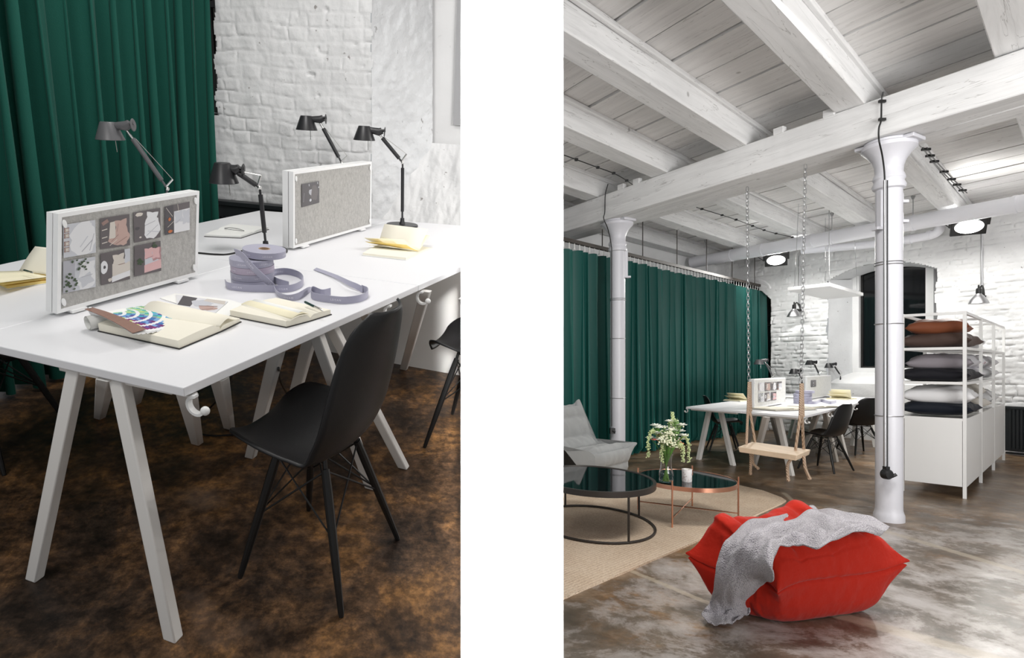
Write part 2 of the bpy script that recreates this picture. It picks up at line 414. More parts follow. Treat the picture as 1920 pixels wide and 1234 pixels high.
# ceiling planks, running along DA, laid side by side along DB
b = MB()
pl = 0.375; k = 0
for i in range(-3, 40):
    c0 = 1.2+i*pl*1.20; c1 = c0+pl*1.20-.030
    if c0 > WC+.3: break
    t0, t1 = -2.6, 16.0
    dz = (rnd(i+50)-.5)*.012
    def clip(c):               # stop the board at the partition
        t = (c-.05)/(KA+.127); return min(t1, t)
    q0, q1 = clip(c0), clip(c1)
    if q0 <= t0 or q1 <= t0: continue
    pts = [onA(c0, t0), onA(c1, t0), onA(c1, q1), onA(c0, q0)]
    b.prism([(p.x, p.y) for p in pts], CZ+dz, CZ+.03+dz)
ANG_A = math.atan2(DA.y, DA.x)
def build_rot(b, name, mats, ang, **kw):
    "rotate vertices into a frame whose x runs along ang, so wood grain follows it"
    M = Matrix.Rotation(-ang, 4, 'Z'); b.v = [tuple(M @ Vector(v)) for v in b.v]
    return b.build(name, mats, M=Matrix.Rotation(ang, 4, 'Z'), **kw)
tag(build_rot(b, 'ceiling', 'white_plank', ANG_A, smooth=0), kind='structure')
b = MB(); b.prism([(-.35, -2.5), (11, -2.5), (11, 17), (px_(17)+.04, 17), (.15, .9)], CZ+.06, CZ+.1); struct(b, 'ceiling_backing', 'window_brown', smooth=0)
# joists
ANG_B = math.atan2(DB.y, DB.x); NBv = Vector((-DB.y, DB.x, 0))
JB = [.75, -.55, -2.06, -3.55, -4.9, -6.46, -7.9]
for k, bb in enumerate(JB):
    b = MB(); 
    tt = (bb-.1)/(.127-KB) if bb < -1 else -1.5
    s = Vector((KB*tt+bb, tt, 0)); t = (WC-bb)/(KA+KB); e = Vector((KB*t+bb, t, 0))
    s.z = e.z = 3.39+.125
    N = 14
    def jf(u, v, s=s, e=e, k=k):
        p = s.lerp(e, u); a = [(-.105, -.125), (.105, -.125), (.105, .125), (-.105, .125)]; j = int(round(v*4)) % 4
        ox, oz = a[j]; wv = .012*math.sin(9*u+k+j*1.7)
        return p+NBv*(ox+wv)+Vector((0, 0, oz+(wv*.5 if oz < 0 else 0)))
    b.grid(jf, N, 4, cv=True)
    # thin moulding battens where planks meet the joist
    for sd in (-1, 1):
        off = NBv*(sd*.125)
        b.bar(s+off+Vector((0, 0, .105)), e+off+Vector((0, 0, .105)), .04, .045)
    tag(build_rot(b, 'ceiling_joist', 'white_wood', ANG_B, smooth=30, bevel=.008), kind='structure')
# main beam: two layers, plus the lower strip behind
BC = 6.286
def beam(c0, c1, z0, z1, name, t0=-2.4, t1=9.1):
    b = MB(); N = 16
    def q(c, t): return onA(c, t)
    t1a = min(t1, (c0-.06)/(KA+.127)); t1b = min(t1, (c1-.06)/(KA+.127))
    vs = []
    def f(u, v):
        j = int(round(v*4)) % 4; c = (c0, c1, c1, c0)[j]; z = (z0, z0, z1, z1)[j]; tt = (t1a, t1b, t1b, t1a)[j]
        p = onA(c, t0+(tt-t0)*u); w_ = .008*math.sin(11*u+j*2)
        return Vector((p.x, p.y, z+w_))
    b.grid(f, N, 4, cv=True)
    return tag(build_rot(b, name, 'white_wood', ANG_A, smooth=30, bevel=.01), kind='structure')
beam(6.05, 6.36, 3.08, 3.385, 'main_beam')
beam(6.42, 6.70, 3.10, 3.37, 'rear_beam')
# short corbel blocks over the beam
for (px, py) in ((1163, 345), (1458, 232), (1552, 200), (1192, 340)):
    p = RA(px, py, 6.05); b = MB(); b.box((0, 0, .025), (.09, .06, .06)); o = struct(b, 'trim_1', 'white_wood', smooth=0, bevel=.004, loc=(p.x+.02, p.y, 3.385), rotz=ANG_A)
# window wall with niche
p0 = onA(WC, 14.2); ulen = lambda p: (Vector((p.x, p.y, 0))-Vector((p0.x, p0.y, 0))).length
def U(px, py=686): return ulen(RA(px, py, WC))
uN0, uN1 = U(1553), U(1757)            # niche from / to
uL0 = U(1446)                          # left edge of the brick pier (dark window beyond)
def keep(u, z):
    niche = (u > uN0+.02*np.sin(z*9)) & (u < uN1+.02*np.sin(z*7+1)) & (z < 2.98-.35*((u-(uN0+uN1)/2)/(uN1-uN0)*2)**2*.6) & (z > -1)
    left = (u < uL0) & (z < 3.05-.5*((u-uL0+.9)/.9)**2) & (z > .72)
    return ~(niche | left)
Wt = 11.0
b = brick_wall('wall_back', p0, (DA*-1), Wt, 0, CZ, .018, bl=.30, bh=.082, depth=.028, keep=keep, seed=4, nrm=wn, rough=.022)
b.v = [v for v in b.v]; struct(b, 'wall_back', 'brick_paint', smooth=60)
# niche: splayed jambs, sloping sill, arched head and the window wall behind
NB = .42
def W(u, z, d=0): p = Vector((p0.x, p0.y, 0))-DA*u-wn*d; p.z = z; return p
um = (uN0+uN1)/2; uh = (uN1-uN0)/2
def zh(u): return 2.98-.21*((u-um)/uh)**2
b = MB()
b.grid(lambda a, t: W(uN0+.22*t, a*zh(uN0)*1.01, NB*t)+wn*.02*mnoise.noise(Vector((a*9, t*3, 1))), 50, 10)
b.grid(lambda a, t: W(uN1-.16*t, a*zh(uN1)*1.01, NB*t)+wn*.02*mnoise.noise(Vector((a*9, t*3, 5))), 50, 10)
b.grid(lambda a, t: W(uN0-.03+(uN1-uN0+.06)*a*(1-.0*t), zh(uN0+(uN1-uN0)*a)-.05*t, NB*t), 20, 4)
struct(b, 'wall_niche', 'plaster_rough', smooth=60)
pa = RA(1600, 700, WC+.45)
def WR(px, py): 
    q = RA(px, py, WC+NB*1.1392); return q
zs = WR(1660, 698).z
b = MB()
b.grid(lambda a, t: W(uN0+.03*t+(uN1-uN0-.06*t)*a, .95+(zs-.95)*t, .03+(NB-.03)*t**1.5), 20, 10)     # sill slope
b.grid(lambda a, t: W(uN0+(uN1-uN0)*a, .95*t, .03)+wn*.012*mnoise.noise(Vector((a*14, t*9, 2))), 40, 24)   # apron
b.grid(lambda a, t: W(uN0-.1+(uN1-uN0+.2)*a, zs-.05+(CZ-zs)*t, NB+.07), 4, 4)
struct(b, 'wall_apron', 'brick_paint', smooth=60)
# window: white surround, black night panes, thin glazing bars
def winpoly(l, r, bt, tp, arc, n=10):
    pts = [(l, bt), (r, bt)]
    for i in range(n+1):
        a = i/n; pts.append((r+(l-r)*a, tp-arc*((a-.5)*2)**2))
    return pts
def flat(b, pts, d0, d1):
    n = len(pts); vs = [W(p[0], p[1], d0) for p in pts]+[W(p[0], p[1], d1) for p in pts]
    b.add(vs, [tuple(range(n)), tuple(range(n, 2*n))[::-1]]+[(i, (i+1) % n, n+(i+1) % n, n+i) for i in range(n)])
def ring(b, a, c, d0, d1):
    n = len(a); vs = [W(p[0], p[1], d0) for p in a]+[W(p[0], p[1], d0) for p in c]+[W(p[0], p[1], d1) for p in a]+[W(p[0], p[1], d1) for p in c]
    for i in range(n):
        j = (i+1) % n
        b.add([vs[i], vs[j], vs[n+j], vs[n+i], vs[2*n+i], vs[2*n+j], vs[3*n+j], vs[3*n+i]], [(0, 1, 2, 3), (7, 6, 5, 4), (0, 4, 5, 1), (3, 2, 6, 7)])
def UW(px): q = WR(px, 600); return ulen(q+wn*NB)
wl, wr, wb, wt = UW(1612), UW(1737), WR(1675, 690).z, WR(1675, 489).z
ol, orr, ob, ot = UW(1592), UW(1752), WR(1675, 703).z, WR(1675, 470).z
win = thing('window_1', None, None); win['kind'] = 'structure'
b = MB(); ring(b, winpoly(ol, orr, ob, ot, .16), winpoly(wl, wr, wb, wt, .14), NB-.03, NB+.06); b.build('window_frame', 'plaster_smooth', win, smooth=30)
b = MB(); flat(b, winpoly(wl-.01, wr+.01, wb-.01, wt+.01, .14), NB+.055, NB+.065); b.build('pane', 'night_glass', win, smooth=0)
b = MB()
for f_ in (.5,): b.bar(W(wl+(wr-wl)*f_, wb, NB+.04), W(wl+(wr-wl)*f_, wt, NB+.04), .03, .03)
ring(b, winpoly(wl, wr, wb, wt, .14), winpoly(wl+.03, wr-.03, wb+.03, wt-.03, .14), NB+.03, NB+.055)
b.build('glazing_bar', 'window_black', win, smooth=0)
# dark window bay beyond the curtain end
b = MB(); 
b.grid(lambda a, t: W(-1.5+(uL0+1.5)*a, .6+2.6*t, .5), 3, 3); struct(b, 'window_2', 'night_glass', smooth=0)
b = MB(); b.grid(lambda a, t: W(uL0, .6+2.6*a, .52*t)+wn*.02*mnoise.noise(Vector((a*9, t*3, 8))), 30, 6); struct(b, 'wall_reveal', 'plaster_rough')
b = MB()
for q in (.25, .62): b.bar(W(uL0-q, .6, .45), W(uL0-q, 3.2, .45), .05, .05)
for q in (.9, 1.5, 2.1): b.bar(W(uL0, q, .45), W(uL0-1.3, q, .45), .04, .05)
struct(b, 'window_frame', 'window_black', smooth=0)
b = MB()
def arch(o, r0, n=12): return [W(uL0-.75+math.cos(PI*i/n)*r0, 2.75+math.sin(PI*i/n)*.28*r0/.75, -.01+o) for i in range(n+1)]
b.tube(arch(0, .74), .035, 6); struct(b, 'trim_2', 'plaster_smooth')
# wall behind the curtain and the closing walls
b = MB(); b.grid(lambda a, t: Vector((KB*(7.9+7*a)-8.1, 7.9+7*a, CZ*t)), 4, 3); struct(b, 'wall_left', 'plaster_smooth', smooth=0)
# ============================================================ shared builders
def sh(b, o):
    b.v = [(v[0]-o[0], v[1]-o[1], v[2]-o[2]) for v in b.v]; return b
def isect(p, d, q, e):
    den = d[0]*e[1]-d[1]*e[0]; t = ((q[0]-p[0])*e[1]-(q[1]-p[1])*e[0])/den
    return Vector((p[0]+d[0]*t, p[1]+d[1]*t, p[2] if len(p) > 2 else 0))
def lineX(a, b, c, d): return isect(a, b-a, c, d-c)
def mean(ps): return sum((Vector(p) for p in ps), Vector())/len(ps)

def desk(label, corners, legs, hooks=(), zt=.73, legw=.033, rails=(), group=None, tabs=()):
    "corners: plan quad at top height; legs: (foot, top) point pairs; hooks: (point, outward direction)"
    c = mean(corners); base = Vector((c.x, c.y, 0)); t = thing('desk', label, 'desk', base, group=group)
    poly = [(c.x+(p.x-c.x)*.998-base.x, c.y+(p.y-c.y)*.998-base.y) for p in corners]
    b = MB(); b.prism(poly, zt-.024, zt); b.build('desktop', 'desk_white', t, bevel=.0025, smooth=0)
    ax = (corners[1]-corners[0]).normalized() if False else None
    for f, tp, dr in legs:
        f = Vector(f)-base; tp = Vector(tp)-base; f.z = 0; tp.z = zt-.03
        d = Vector(dr).normalized(); n = Vector((-d.y, d.x, 0)); w1, w2 = legw*.62, legw*.5
        b = MB(); q = lambda p: [p-d*w1-n*w2, p+d*w1-n*w2, p+d*w1+n*w2, p-d*w1+n*w2]
        b.hexa(q(f), q(tp)); lg = b.build('leg', 'leg_white', t, bevel=.004, smooth=30)
    for p, q in rails:
        b = MB(); p = Vector(p)-base; q = Vector(q)-base; p.z = q.z = zt-.034; b.bar(p, q, .03, .016); b.build('rail', 'leg_white', t, bevel=.002, smooth=0)
    for p, o in hooks:
        p = Vector(p)-base; o = Vector(o).normalized(); z = Vector((0, 0, 1)); p.z = zt-.026; b = MB(); pts = []
        for k in range(15):
            a = PI*.5+PI*1.35*k/14; pts.append(p+o*(.024+.024*math.cos(a)+.0)-z*(.026-.024*math.sin(a)))
        w_ = Vector((-o.y, o.x, 0))*.008
        vs = []
        for k, q in enumerate(pts):
            r = (q-(p+o*.024-z*.026)).normalized()*.0035
            vs += [q-w_-r, q+w_-r, q+w_+r, q-w_+r]
        fs = [(4*k+i, 4*k+(i+1) % 4, 4*k+4+(i+1) % 4, 4*k+4+i) for k in range(14) for i in range(4)]+[(0, 1, 2, 3), (59, 58, 57, 56)]
        b.add(vs, fs); b.ball(pts[-1], .0115, 12, 8); b.build('hook', 'white_metal', t)
    return t

def chair_proto():
    t = thing('side_chair', 'x', 'chair')
    prof = catmull([(0, -.232, .398), (0, -.236, .424), (0, -.19, .440), (0, -.10, .434), (0, 0, .420), (0, .09, .418), (0, .155, .445), (0, .20, .515), (0, .228, .60), (0, .252, .69), (0, .272, .775), (0, .282, .812)], 4)
    wid = catmull([(.10, 0, 0), (.135, 0, 0), (.205, 0, 0), (.232, 0, 0), (.236, 0, 0), (.232, 0, 0), (.226, 0, 0), (.220, 0, 0), (.212, 0, 0), (.196, 0, 0), (.155, 0, 0), (.085, 0, 0)], 4)
    N = len(prof); arc = [i/(N-1) for i in range(N)]
    def f(u, v):
        i = int(round(u*(N-1))); p = prof[i]; x = (v*2-1); w_ = wid[i].x; a = arc[i]
        seat = max(0, 1-max(0, a-.42)/.16); back = 1-seat
        z = p.z+seat*.032*abs(x)**3*min(1, a*5)-.008*(1-x*x)*seat; y = p.y-back*.062*abs(x)**2.2*(1-.35*max(0, a-.85)/.15)
        return Vector((x*w_, y, z+back*.0))
    b = MB(); b.grid(f, N, 21); b.build('shell', 'black_plastic', t, solid=.007, smooth=60)
    tops = [(-.095, -.085, .405), (.095, -.085, .405), (.095, .085, .400), (-.095, .085, .400)]
    feet = [(-.215, -.20, 0), (.215, -.20, 0), (.215, .215, 0), (-.215, .215, 0)]
    for a, c in zip(tops, feet):
        a = Vector(a); c = Vector(c); b = MB(); b.tube([c, c.lerp(a, .03), c.lerp(a, .4), c.lerp(a, .8), c.lerp(a, .94)], [.0085, .0105, .0145, .0155, .0135], 10)
        lg = b.build('leg', 'black_wood', t)
        b = MB(); b.tube([c.lerp(a, .92), a+Vector((0, 0, .012))], [.008, .007], 8); b.build('leg_bracket', 'black_metal', lg)
    L = lambda i, k: Vector(feet[i]).lerp(Vector(tops[i]), k)
    for i in range(4):
        j = (i+1) % 4; b = MB(); b.tube([L(i, .93), L(j, .50)], .0032, 6); b.tube([L(j, .93), L(i, .50)], .0032, 6)
        b.build('cross_brace', 'black_metal', t)
    b = MB(); 
    for i in range(4): b.tube([Vector((0, 0, .36)).lerp(L(i, .9), .0), L(i, .52)], .003, 6)
    for i in range(4): b.tube([Vector(tops[i])-Vector((0, 0, .002)), Vector(tops[(i+1) % 4])-Vector((0, 0, .002))], .005, 6)
    b.build('seat_mount', 'black_metal', t)
    return t
CHAIR = [None]
def chair(label, c, face, sx=1, sz=1, group=None, sy=None):
    "face: plan direction the sitter looks to"
    a = math.atan2(face[1], face[0])+PI/2
    M = Matrix.Translation((c[0], c[1], 0)) @ Matrix.Rotation(a, 4, 'Z') @ Matrix.Diagonal((sx, sy or sx, sz, 1))
    if CHAIR[0] is None:
        CHAIR[0] = chair_proto(); CHAIR[0].matrix_world = ROOM @ M; CHAIR[0]['label'] = label
        if group: CHAIR[0]['group'] = group
        return CHAIR[0]
    return dup(CHAIR[0], M=M, label=label, group=group)

def lamp(label, base, elbow, head, shade_c, r, h, tone='lamp_black', low=True, view=(0, 1, 0)):
    "desk lamp with jointed arms: base on the desk, elbow, head joint, centre of the shade's lower rim, rim radius, shade height"
    base, elbow, head, sc = [Vector(p) for p in (base, elbow, head, shade_c)]; t = thing('desk_lamp', label, 'lamp', base)
    s = r/.065
    b = MB(); b.lathe([(.001, 0), (.098*s, 0), (.10*s, .004), (.098*s, .011*s), (.02*s, .014*s), (.014*s, .03*s), (.012*s, .05*s), (0, .052*s)], 32)
    b.build('base', tone, t)
    b = MB(); lo = base+Vector((0, 0, .04*s)); dl = (elbow-lo).normalized()
    b.tube([lo, lo+dl*.05*s], .006*s, 8); b.tube([lo+dl*.05*s, elbow-dl*.03*s], .0105*s, 12); b.tube([elbow-dl*.03*s, elbow], .0055*s, 8)
    sh(b, base); b.build('lower_arm', tone, t)
    b = MB(); du = (head-elbow).normalized(); L = (head-elbow).length
    b.tube([elbow, elbow+du*L*.16], .0055*s, 8); b.tube([elbow+du*L*.14, head-du*L*.2], .0115*s, 12); sh(b, base); ua = b.build('upper_arm', tone, t)
    b = MB(); b.tube([head-du*L*.24, head], .006*s, 8); up = Vector((0, 0, 1)); side = du.cross(Vector(view)).normalized()
    if side.z < 0: side = -side
    b.tube([elbow+du*.01, elbow+du*.02+side*.05*s], .005*s, 8); b.tube([elbow+du*.02+side*.05*s, head-du*L*.22+side*.012*s], .0018*s, 6)
    b.ball(elbow, .010*s, 10, 8); b.ball(head, .009*s, 10, 8); sh(b, base); b.build('tension_rod', 'chrome', t)
    b = MB(); ax = (sc+up*h-head); hc = sc+up*h*.78
    pr = [(r*.985, 0), (r, .002), (r*.56, h*.94), (r*.50, h), (0, h), ]
    b.lathe(pr, 40, Matrix.Translation(sc)); b.f = [f for f in b.f]
    inner = [(r*.975, .001), (r*.54, h*.92), (0, h*.95)]
    b.lathe(inner, 40, Matrix.Translation(sc)); 
    b.f = [f for f in b.f if len(f) <= 4 or False]
    sh(b, base); b.build('lamp_shade', tone, t, smooth=30)
    b = MB(); d = (head-hc); d.z *= .6; dn = d.normalized(); k0 = hc+dn*r*.45
    b.tube([k0, head+dn*.012*s, head+dn*.03*s+up*.01*s], [.016*s, .022*s, .018*s], 14); b.tube([head+dn*.03*s+up*.01*s, head+dn*.05*s+up*.012*s], .008*s, 8)
    b.lathe([(.026*s, -.002), (.029*s, 0), (.026*s, .002)], 20, Matrix.Translation(head+dn*.045*s+up*.004) @ dn.to_track_quat('Z', 'Y').to_matrix().to_4x4())
    sh(b, base); b.build('head_housing', tone, t)
    b = MB(); p = sc+Vector((r*.35, 0, h*.1)); b.tube([p, p-up*.062*s], .0022*s, 6); sh(b, base); b.build('switch_rod', 'chrome', t)
    return t

def board(label, bl, br, tr, tl, nb, thick=.05, felt='felt_grey', scale=1):
    "double desk screen: front face corners, nb = plan direction to its back"
    nb = Vector(nb).normalized(); o = Vector((bl.x, bl.y, bl.z)); t = thing('desk_screen', label, 'desk screen', o)
    Q = lambda s, q: (bl.lerp(br, s)).lerp(tl.lerp(tr, s), q)
    W_ = (br-bl).length; H_ = (tl-bl).length; fx, fz = .012*scale/W_, .012*scale/H_
    def frame(b, off0, off1):
        for (s0, s1, q0, q1) in ((0, 1, 0, fz), (0, 1, 1-fz, 1), (0, fx, fz, 1-fz), (1-fx, 1, fz, 1-fz)):
            p = [Q(s0, q0), Q(s1, q0), Q(s1, q1), Q(s0, q1)]
            b.hexa([x+nb*off0 for x in p], [x+nb*off1 for x in p])
        return b
    b = frame(MB(), 0, thick*.42); sh(b, o); b.build('front_frame', 'white_lacquer', t, smooth=0)
    b = frame(MB(), thick*.5, thick)
    p = [Q(fx, fz), Q(1-fx, fz), Q(1-fx, 1-fz), Q(fx, 1-fz)]; b.hexa([x+nb*thick*.55 for x in p], [x+nb*thick*.95 for x in p])
    sh(b, o); b.build('rear_panel', 'white_lacquer', t, smooth=0)
    b = MB(); b.hexa([x+nb*.0025 for x in p], [x+nb*thick*.4 for x in p]); sh(b, o); b.build('felt_panel', felt, t, smooth=0)
    u = (br-bl).normalized(); 
    for s in (0, 1):
        for q in (0, 1):
            b = MB(); cpt = Q(fx*1.6 if not s else 1-fx*1.6, fz*2.6 if not q else 1-fz*2.6)-nb*.002
            Mx = Matrix((u, Vector((0, 0, 1)), -nb)).transposed().to_4x4()
            b.lathe([(0, -.003), (.0075*scale, -.002), (.0075*scale, .002), (0, .003)], 16, Matrix.Translation(cpt) @ Mx @ Matrix.Diagonal((.8, 1.6, 1, 1)))
            sh(b, o); b.build('corner_clip', 'white_lacquer', t)
    for s in (.12, .86):
        b = MB(); m = Q(s, 0)+nb*thick*.5; b.box(m-Vector((0, 0, .004))-nb*.004, (.05*scale, thick*1.2, .008), Matrix((u, nb, Vector((0, 0, 1)))).transposed()); sh(b, o); b.build('foot_clamp', 'white_lacquer', t, smooth=0)
    return t

# ---- pinned photographs of bed linen
for nm, c in dict(pr_white=(.72, .72, .74), pr_grey=(.42, .42, .46), pr_dark=(.085, .078, .085), pr_rose=(.50, .35, .31), pr_rosed=(.30, .20, .18), pr_plum=(.13, .115, .12),
                  pr_green=(.06, .09, .05), pr_pink=(.66, .42, .42), pr_pinkd=(.42, .24, .25), pr_sand=(.62, .57, .52), pr_orange=(.5, .16, .06), pr_light=(.55, .56, .60)).items(): mat(nm, c, .42)
PRM = ['pr_white', 'pr_grey', 'pr_dark', 'pr_rose', 'pr_rosed', 'pr_plum', 'pr_green', 'pr_pink', 'pr_pinkd', 'pr_sand', 'pr_orange', 'pr_light']
def pil(cx, cy, w, h, rot=0, pinch=.18):
    pts = []
    for k in range(24):
        a = 2*PI*k/24; s = abs(math.cos(2*a))**.7
        r = 1/max(abs(math.cos(a)), abs(math.sin(a))); r *= 1-pinch*(1-abs(math.sin(2*a)))
        x, y = math.cos(a)*r*w/2, math.sin(a)*r*h/2; c, s_ = math.cos(rot), math.sin(rot); pts.append((cx+x*c-y*s_, cy+x*s_+y*c))
    return pts
def blob(cx, cy, w, h, seed=0, n=22, j=.25):
    R_ = random.Random(seed); return [(cx+math.cos(2*PI*k/n)*w/2*(1-j*R_.random()), cy+math.sin(2*PI*k/n)*h/2*(1-j*R_.random())) for k in range(n)]
def strip(x0, y0, x1, y1, w=.02):
    dx, dy = x1-x0, y1-y0; L = math.hypot(dx, dy); nx, ny = -dy/L*w/2, dx/L*w/2
    return [(x0+nx, y0+ny), (x1+nx, y1+ny), (x1-nx, y1-ny), (x0-nx, y0-ny)]
def leafs(cx, cy, n, seed, R0=.2):
    R_ = random.Random(seed); o = []
    for k in range(n):
        a = R_.random()*2*PI; r = R_.random()*R0; o.append(('pr_green', blob(cx+math.cos(a)*r, cy+math.sin(a)*r, .09, .05+.05*R_.random(), seed+k, 8, .2)))
    return o
MOT = {
 'white_bed': [('pr_light', None), ('pr_white', blob(.62, .5, .95, 1.2, 1)), ('pr_grey', strip(.55, .1, .9, .42, .03)), ('pr_white', pil(.72, .7, .4, .4, .2)), ('pr_light', strip(.5, .25, .75, .55, .03)), ('pr_grey', strip(.8, .1, .95, .6, .02))]
   + [('pr_rosed', pil(.09, y, .16, .15)) for y in (.83, .66, .42, .24)]+[('pr_sand', pil(.1, y, .1, .1)) for y in (.83, .66, .42, .24)],
 'rose_bed': [('pr_plum', None), ('pr_rose', blob(.62, .3, .85, .62, 3)), ('pr_sand', [(.28, .3), (.32, .82), (.5, .84), (.5, .3)]), ('pr_rose', pil(.7, .66, .42, .42, .08)), ('pr_rosed', strip(.35, .2, .6, .4, .02)), ('pr_rosed', strip(.5, .1, .9, .3, .02)), ('pr_sand', strip(.3, .08, .55, .25, .02)), ('pr_rosed', strip(.55, .5, .6, .75, .015))]
   + [('pr_sand', strip(.04, y, .22, y+.03, .03)) for y in (.18, .35, .6)]+[('pr_rosed', strip(.05, .8, .25, .9, .12))],
 'white_throw': [('pr_plum', None), ('pr_white', blob(.68, .38, .72, .9, 5)), ('pr_white', pil(.68, .75, .44, .34, -.15)), ('pr_grey', strip(.4, .5, .8, .6, .02)), ('pr_grey', strip(.45, .15, .9, .45, .02)), ('pr_light', strip(.5, .3, .95, .2, .03)), ('pr_sand', blob(.2, .9, .3, .14, 9)), ('pr_dark', blob(.12, .45, .18, .12, 8)), ('pr_sand', blob(.22, .14, .1, .07, 3))],
 'dark_lights': [('pr_plum', None), ('pr_dark', [(0, 0), (.34, 0), (.34, 1), (0, 1)]), ('pr_white', [(.36, 0), (1, 0), (1, .78), (.36, .76)]), ('pr_light', pil(.55, .55, .34, .42, .1)), ('pr_grey', strip(.42, .35, .62, .45, .02)), ('pr_light', pil(.86, .5, .3, .5)), ('pr_sand', strip(.05, .95, .3, .6, .015)), ('pr_sand', strip(.1, .25, .34, .42, .015)), ('pr_sand', strip(.5, 1, .55, .7, .015)), ('pr_orange', blob(.18, .52, .12, .14, 4)), ('pr_orange', blob(.2, .09, .2, .12, 4))],
 'green_leaves': [('pr_light', None), ('pr_grey', [(0, 0), (.35, 0), (.35, 1), (0, 1)]), ('pr_white', blob(.72, .3, .7, .75, 6)), ('pr_white', pil(.74, .68, .5, .42)), ('pr_light', pil(.7, .3, .42, .36, .4)), ('pr_grey', strip(.55, .4, .9, .45, .02))] + leafs(.15, .3, 26, 3, .28) + leafs(.55, .88, 14, 30, .3),
 'stacked_pillows': [('pr_plum', None), ('pr_sand', [(.38, .1), (1, .1), (1, .75), (.38, .6)]), ('pr_sand', pil(.6, .72, .4, .34, .05)), ('pr_light', pil(.95, .8, .3, .5)), ('pr_rosed', strip(.42, .52, .82, .56, .02)), ('pr_sand', pil(.62, .42, .42, .26, -.05)), ('pr_white', [(.36, .02), (1, .12), (1, .3), (.36, .2)]), ('pr_white', blob(.1, .55, .26, .42, 2, 20, .05)), ('pr_dark', blob(.12, .55, .1, .12, 5)), ('pr_sand', blob(.3, .12, .2, .16, 6, 12, .5))],
 'pink_bed': [('pr_plum', None), ('pr_light', [(.38, .3), (1, .38), (1, .8), (.38, .75)]), ('pr_pink', [(.36, .05), (1, .1), (1, .4), (.36, .3)]), ('pr_pink', pil(.52, .68, .3, .34)), ('pr_pinkd', pil(.85, .6, .34, .42)), ('pr_pink', pil(.8, .64, .3, .36)), ('pr_pinkd', strip(.4, .5, .7, .56, .02))] + leafs(.2, .45, 14, 50, .13) + leafs(.75, .92, 8, 60, .1),
 'dark_still': [('pr_dark', None), ('pr_plum', blob(.7, .5, .5, .8, 3)), ('pr_grey', [(.38, .62), (.56, .68), (.52, .42), (.42, .5)]), ('pr_light', strip(.4, .66, .55, .68, .03)), ('pr_light', blob(.48, .22, .14, .14, 7)), ('pr_light', strip(.4, .95, .41, .85, .03)), ('pr_light', strip(.9, .98, .91, .88, .03)), ('pr_light', strip(.95, .7, .99, .75, .05)), ('pr_grey', strip(.08, .2, .12, .6, .012))],
 'pillow_pair': [('pr_white', None), ('pr_dark', [(0, .35), (.14, 1), (.42, .95), (.3, .3)]), ('pr_light', blob(.55, .6, .5, .6, 2)), ('pr_sand', [(.55, .8), (1, .7), (.95, 1), (.6, 1)]), ('pr_rose', blob(.72, .3, .5, .4, 4)), ('pr_rosed', strip(.5, .4, .9, .5, .05)), ('pr_rosed', strip(.6, .15, .85, .3, .03))],
}
def photo(label, q, nrm, motif, group=None):
    "q = lower-left, lower-right, upper-right, upper-left; nrm points to the viewer"
    q = [Vector(p) for p in q]; o = q[0].copy(); nrm = Vector(nrm).normalized()
    def P(s, t, k): return (q[0].lerp(q[1], s)).lerp(q[3].lerp(q[2], s), t)+nrm*(.001+.00035*k)-o
    def cl(v): return min(1, max(0, v))
    b = MB(); b.mat(PRM.index(MOT[motif][0][0])); b.hexa([P(0, 0, -2), P(1, 0, -2), P(1, 1, -2), P(0, 1, -2)], [P(0, 0, 0), P(1, 0, 0), P(1, 1, 0), P(0, 1, 0)])
    for k, (m, poly) in enumerate(MOT[motif][1:]):
        b.mat(PRM.index(m)); b.add([P(cl(x), cl(y), .4+k*.22) for x, y in poly], [tuple(range(len(poly)))])
    ob = b.build('photo_print', PRM, None, smooth=0, loc=o); return tag(ob, label, 'photo', group)

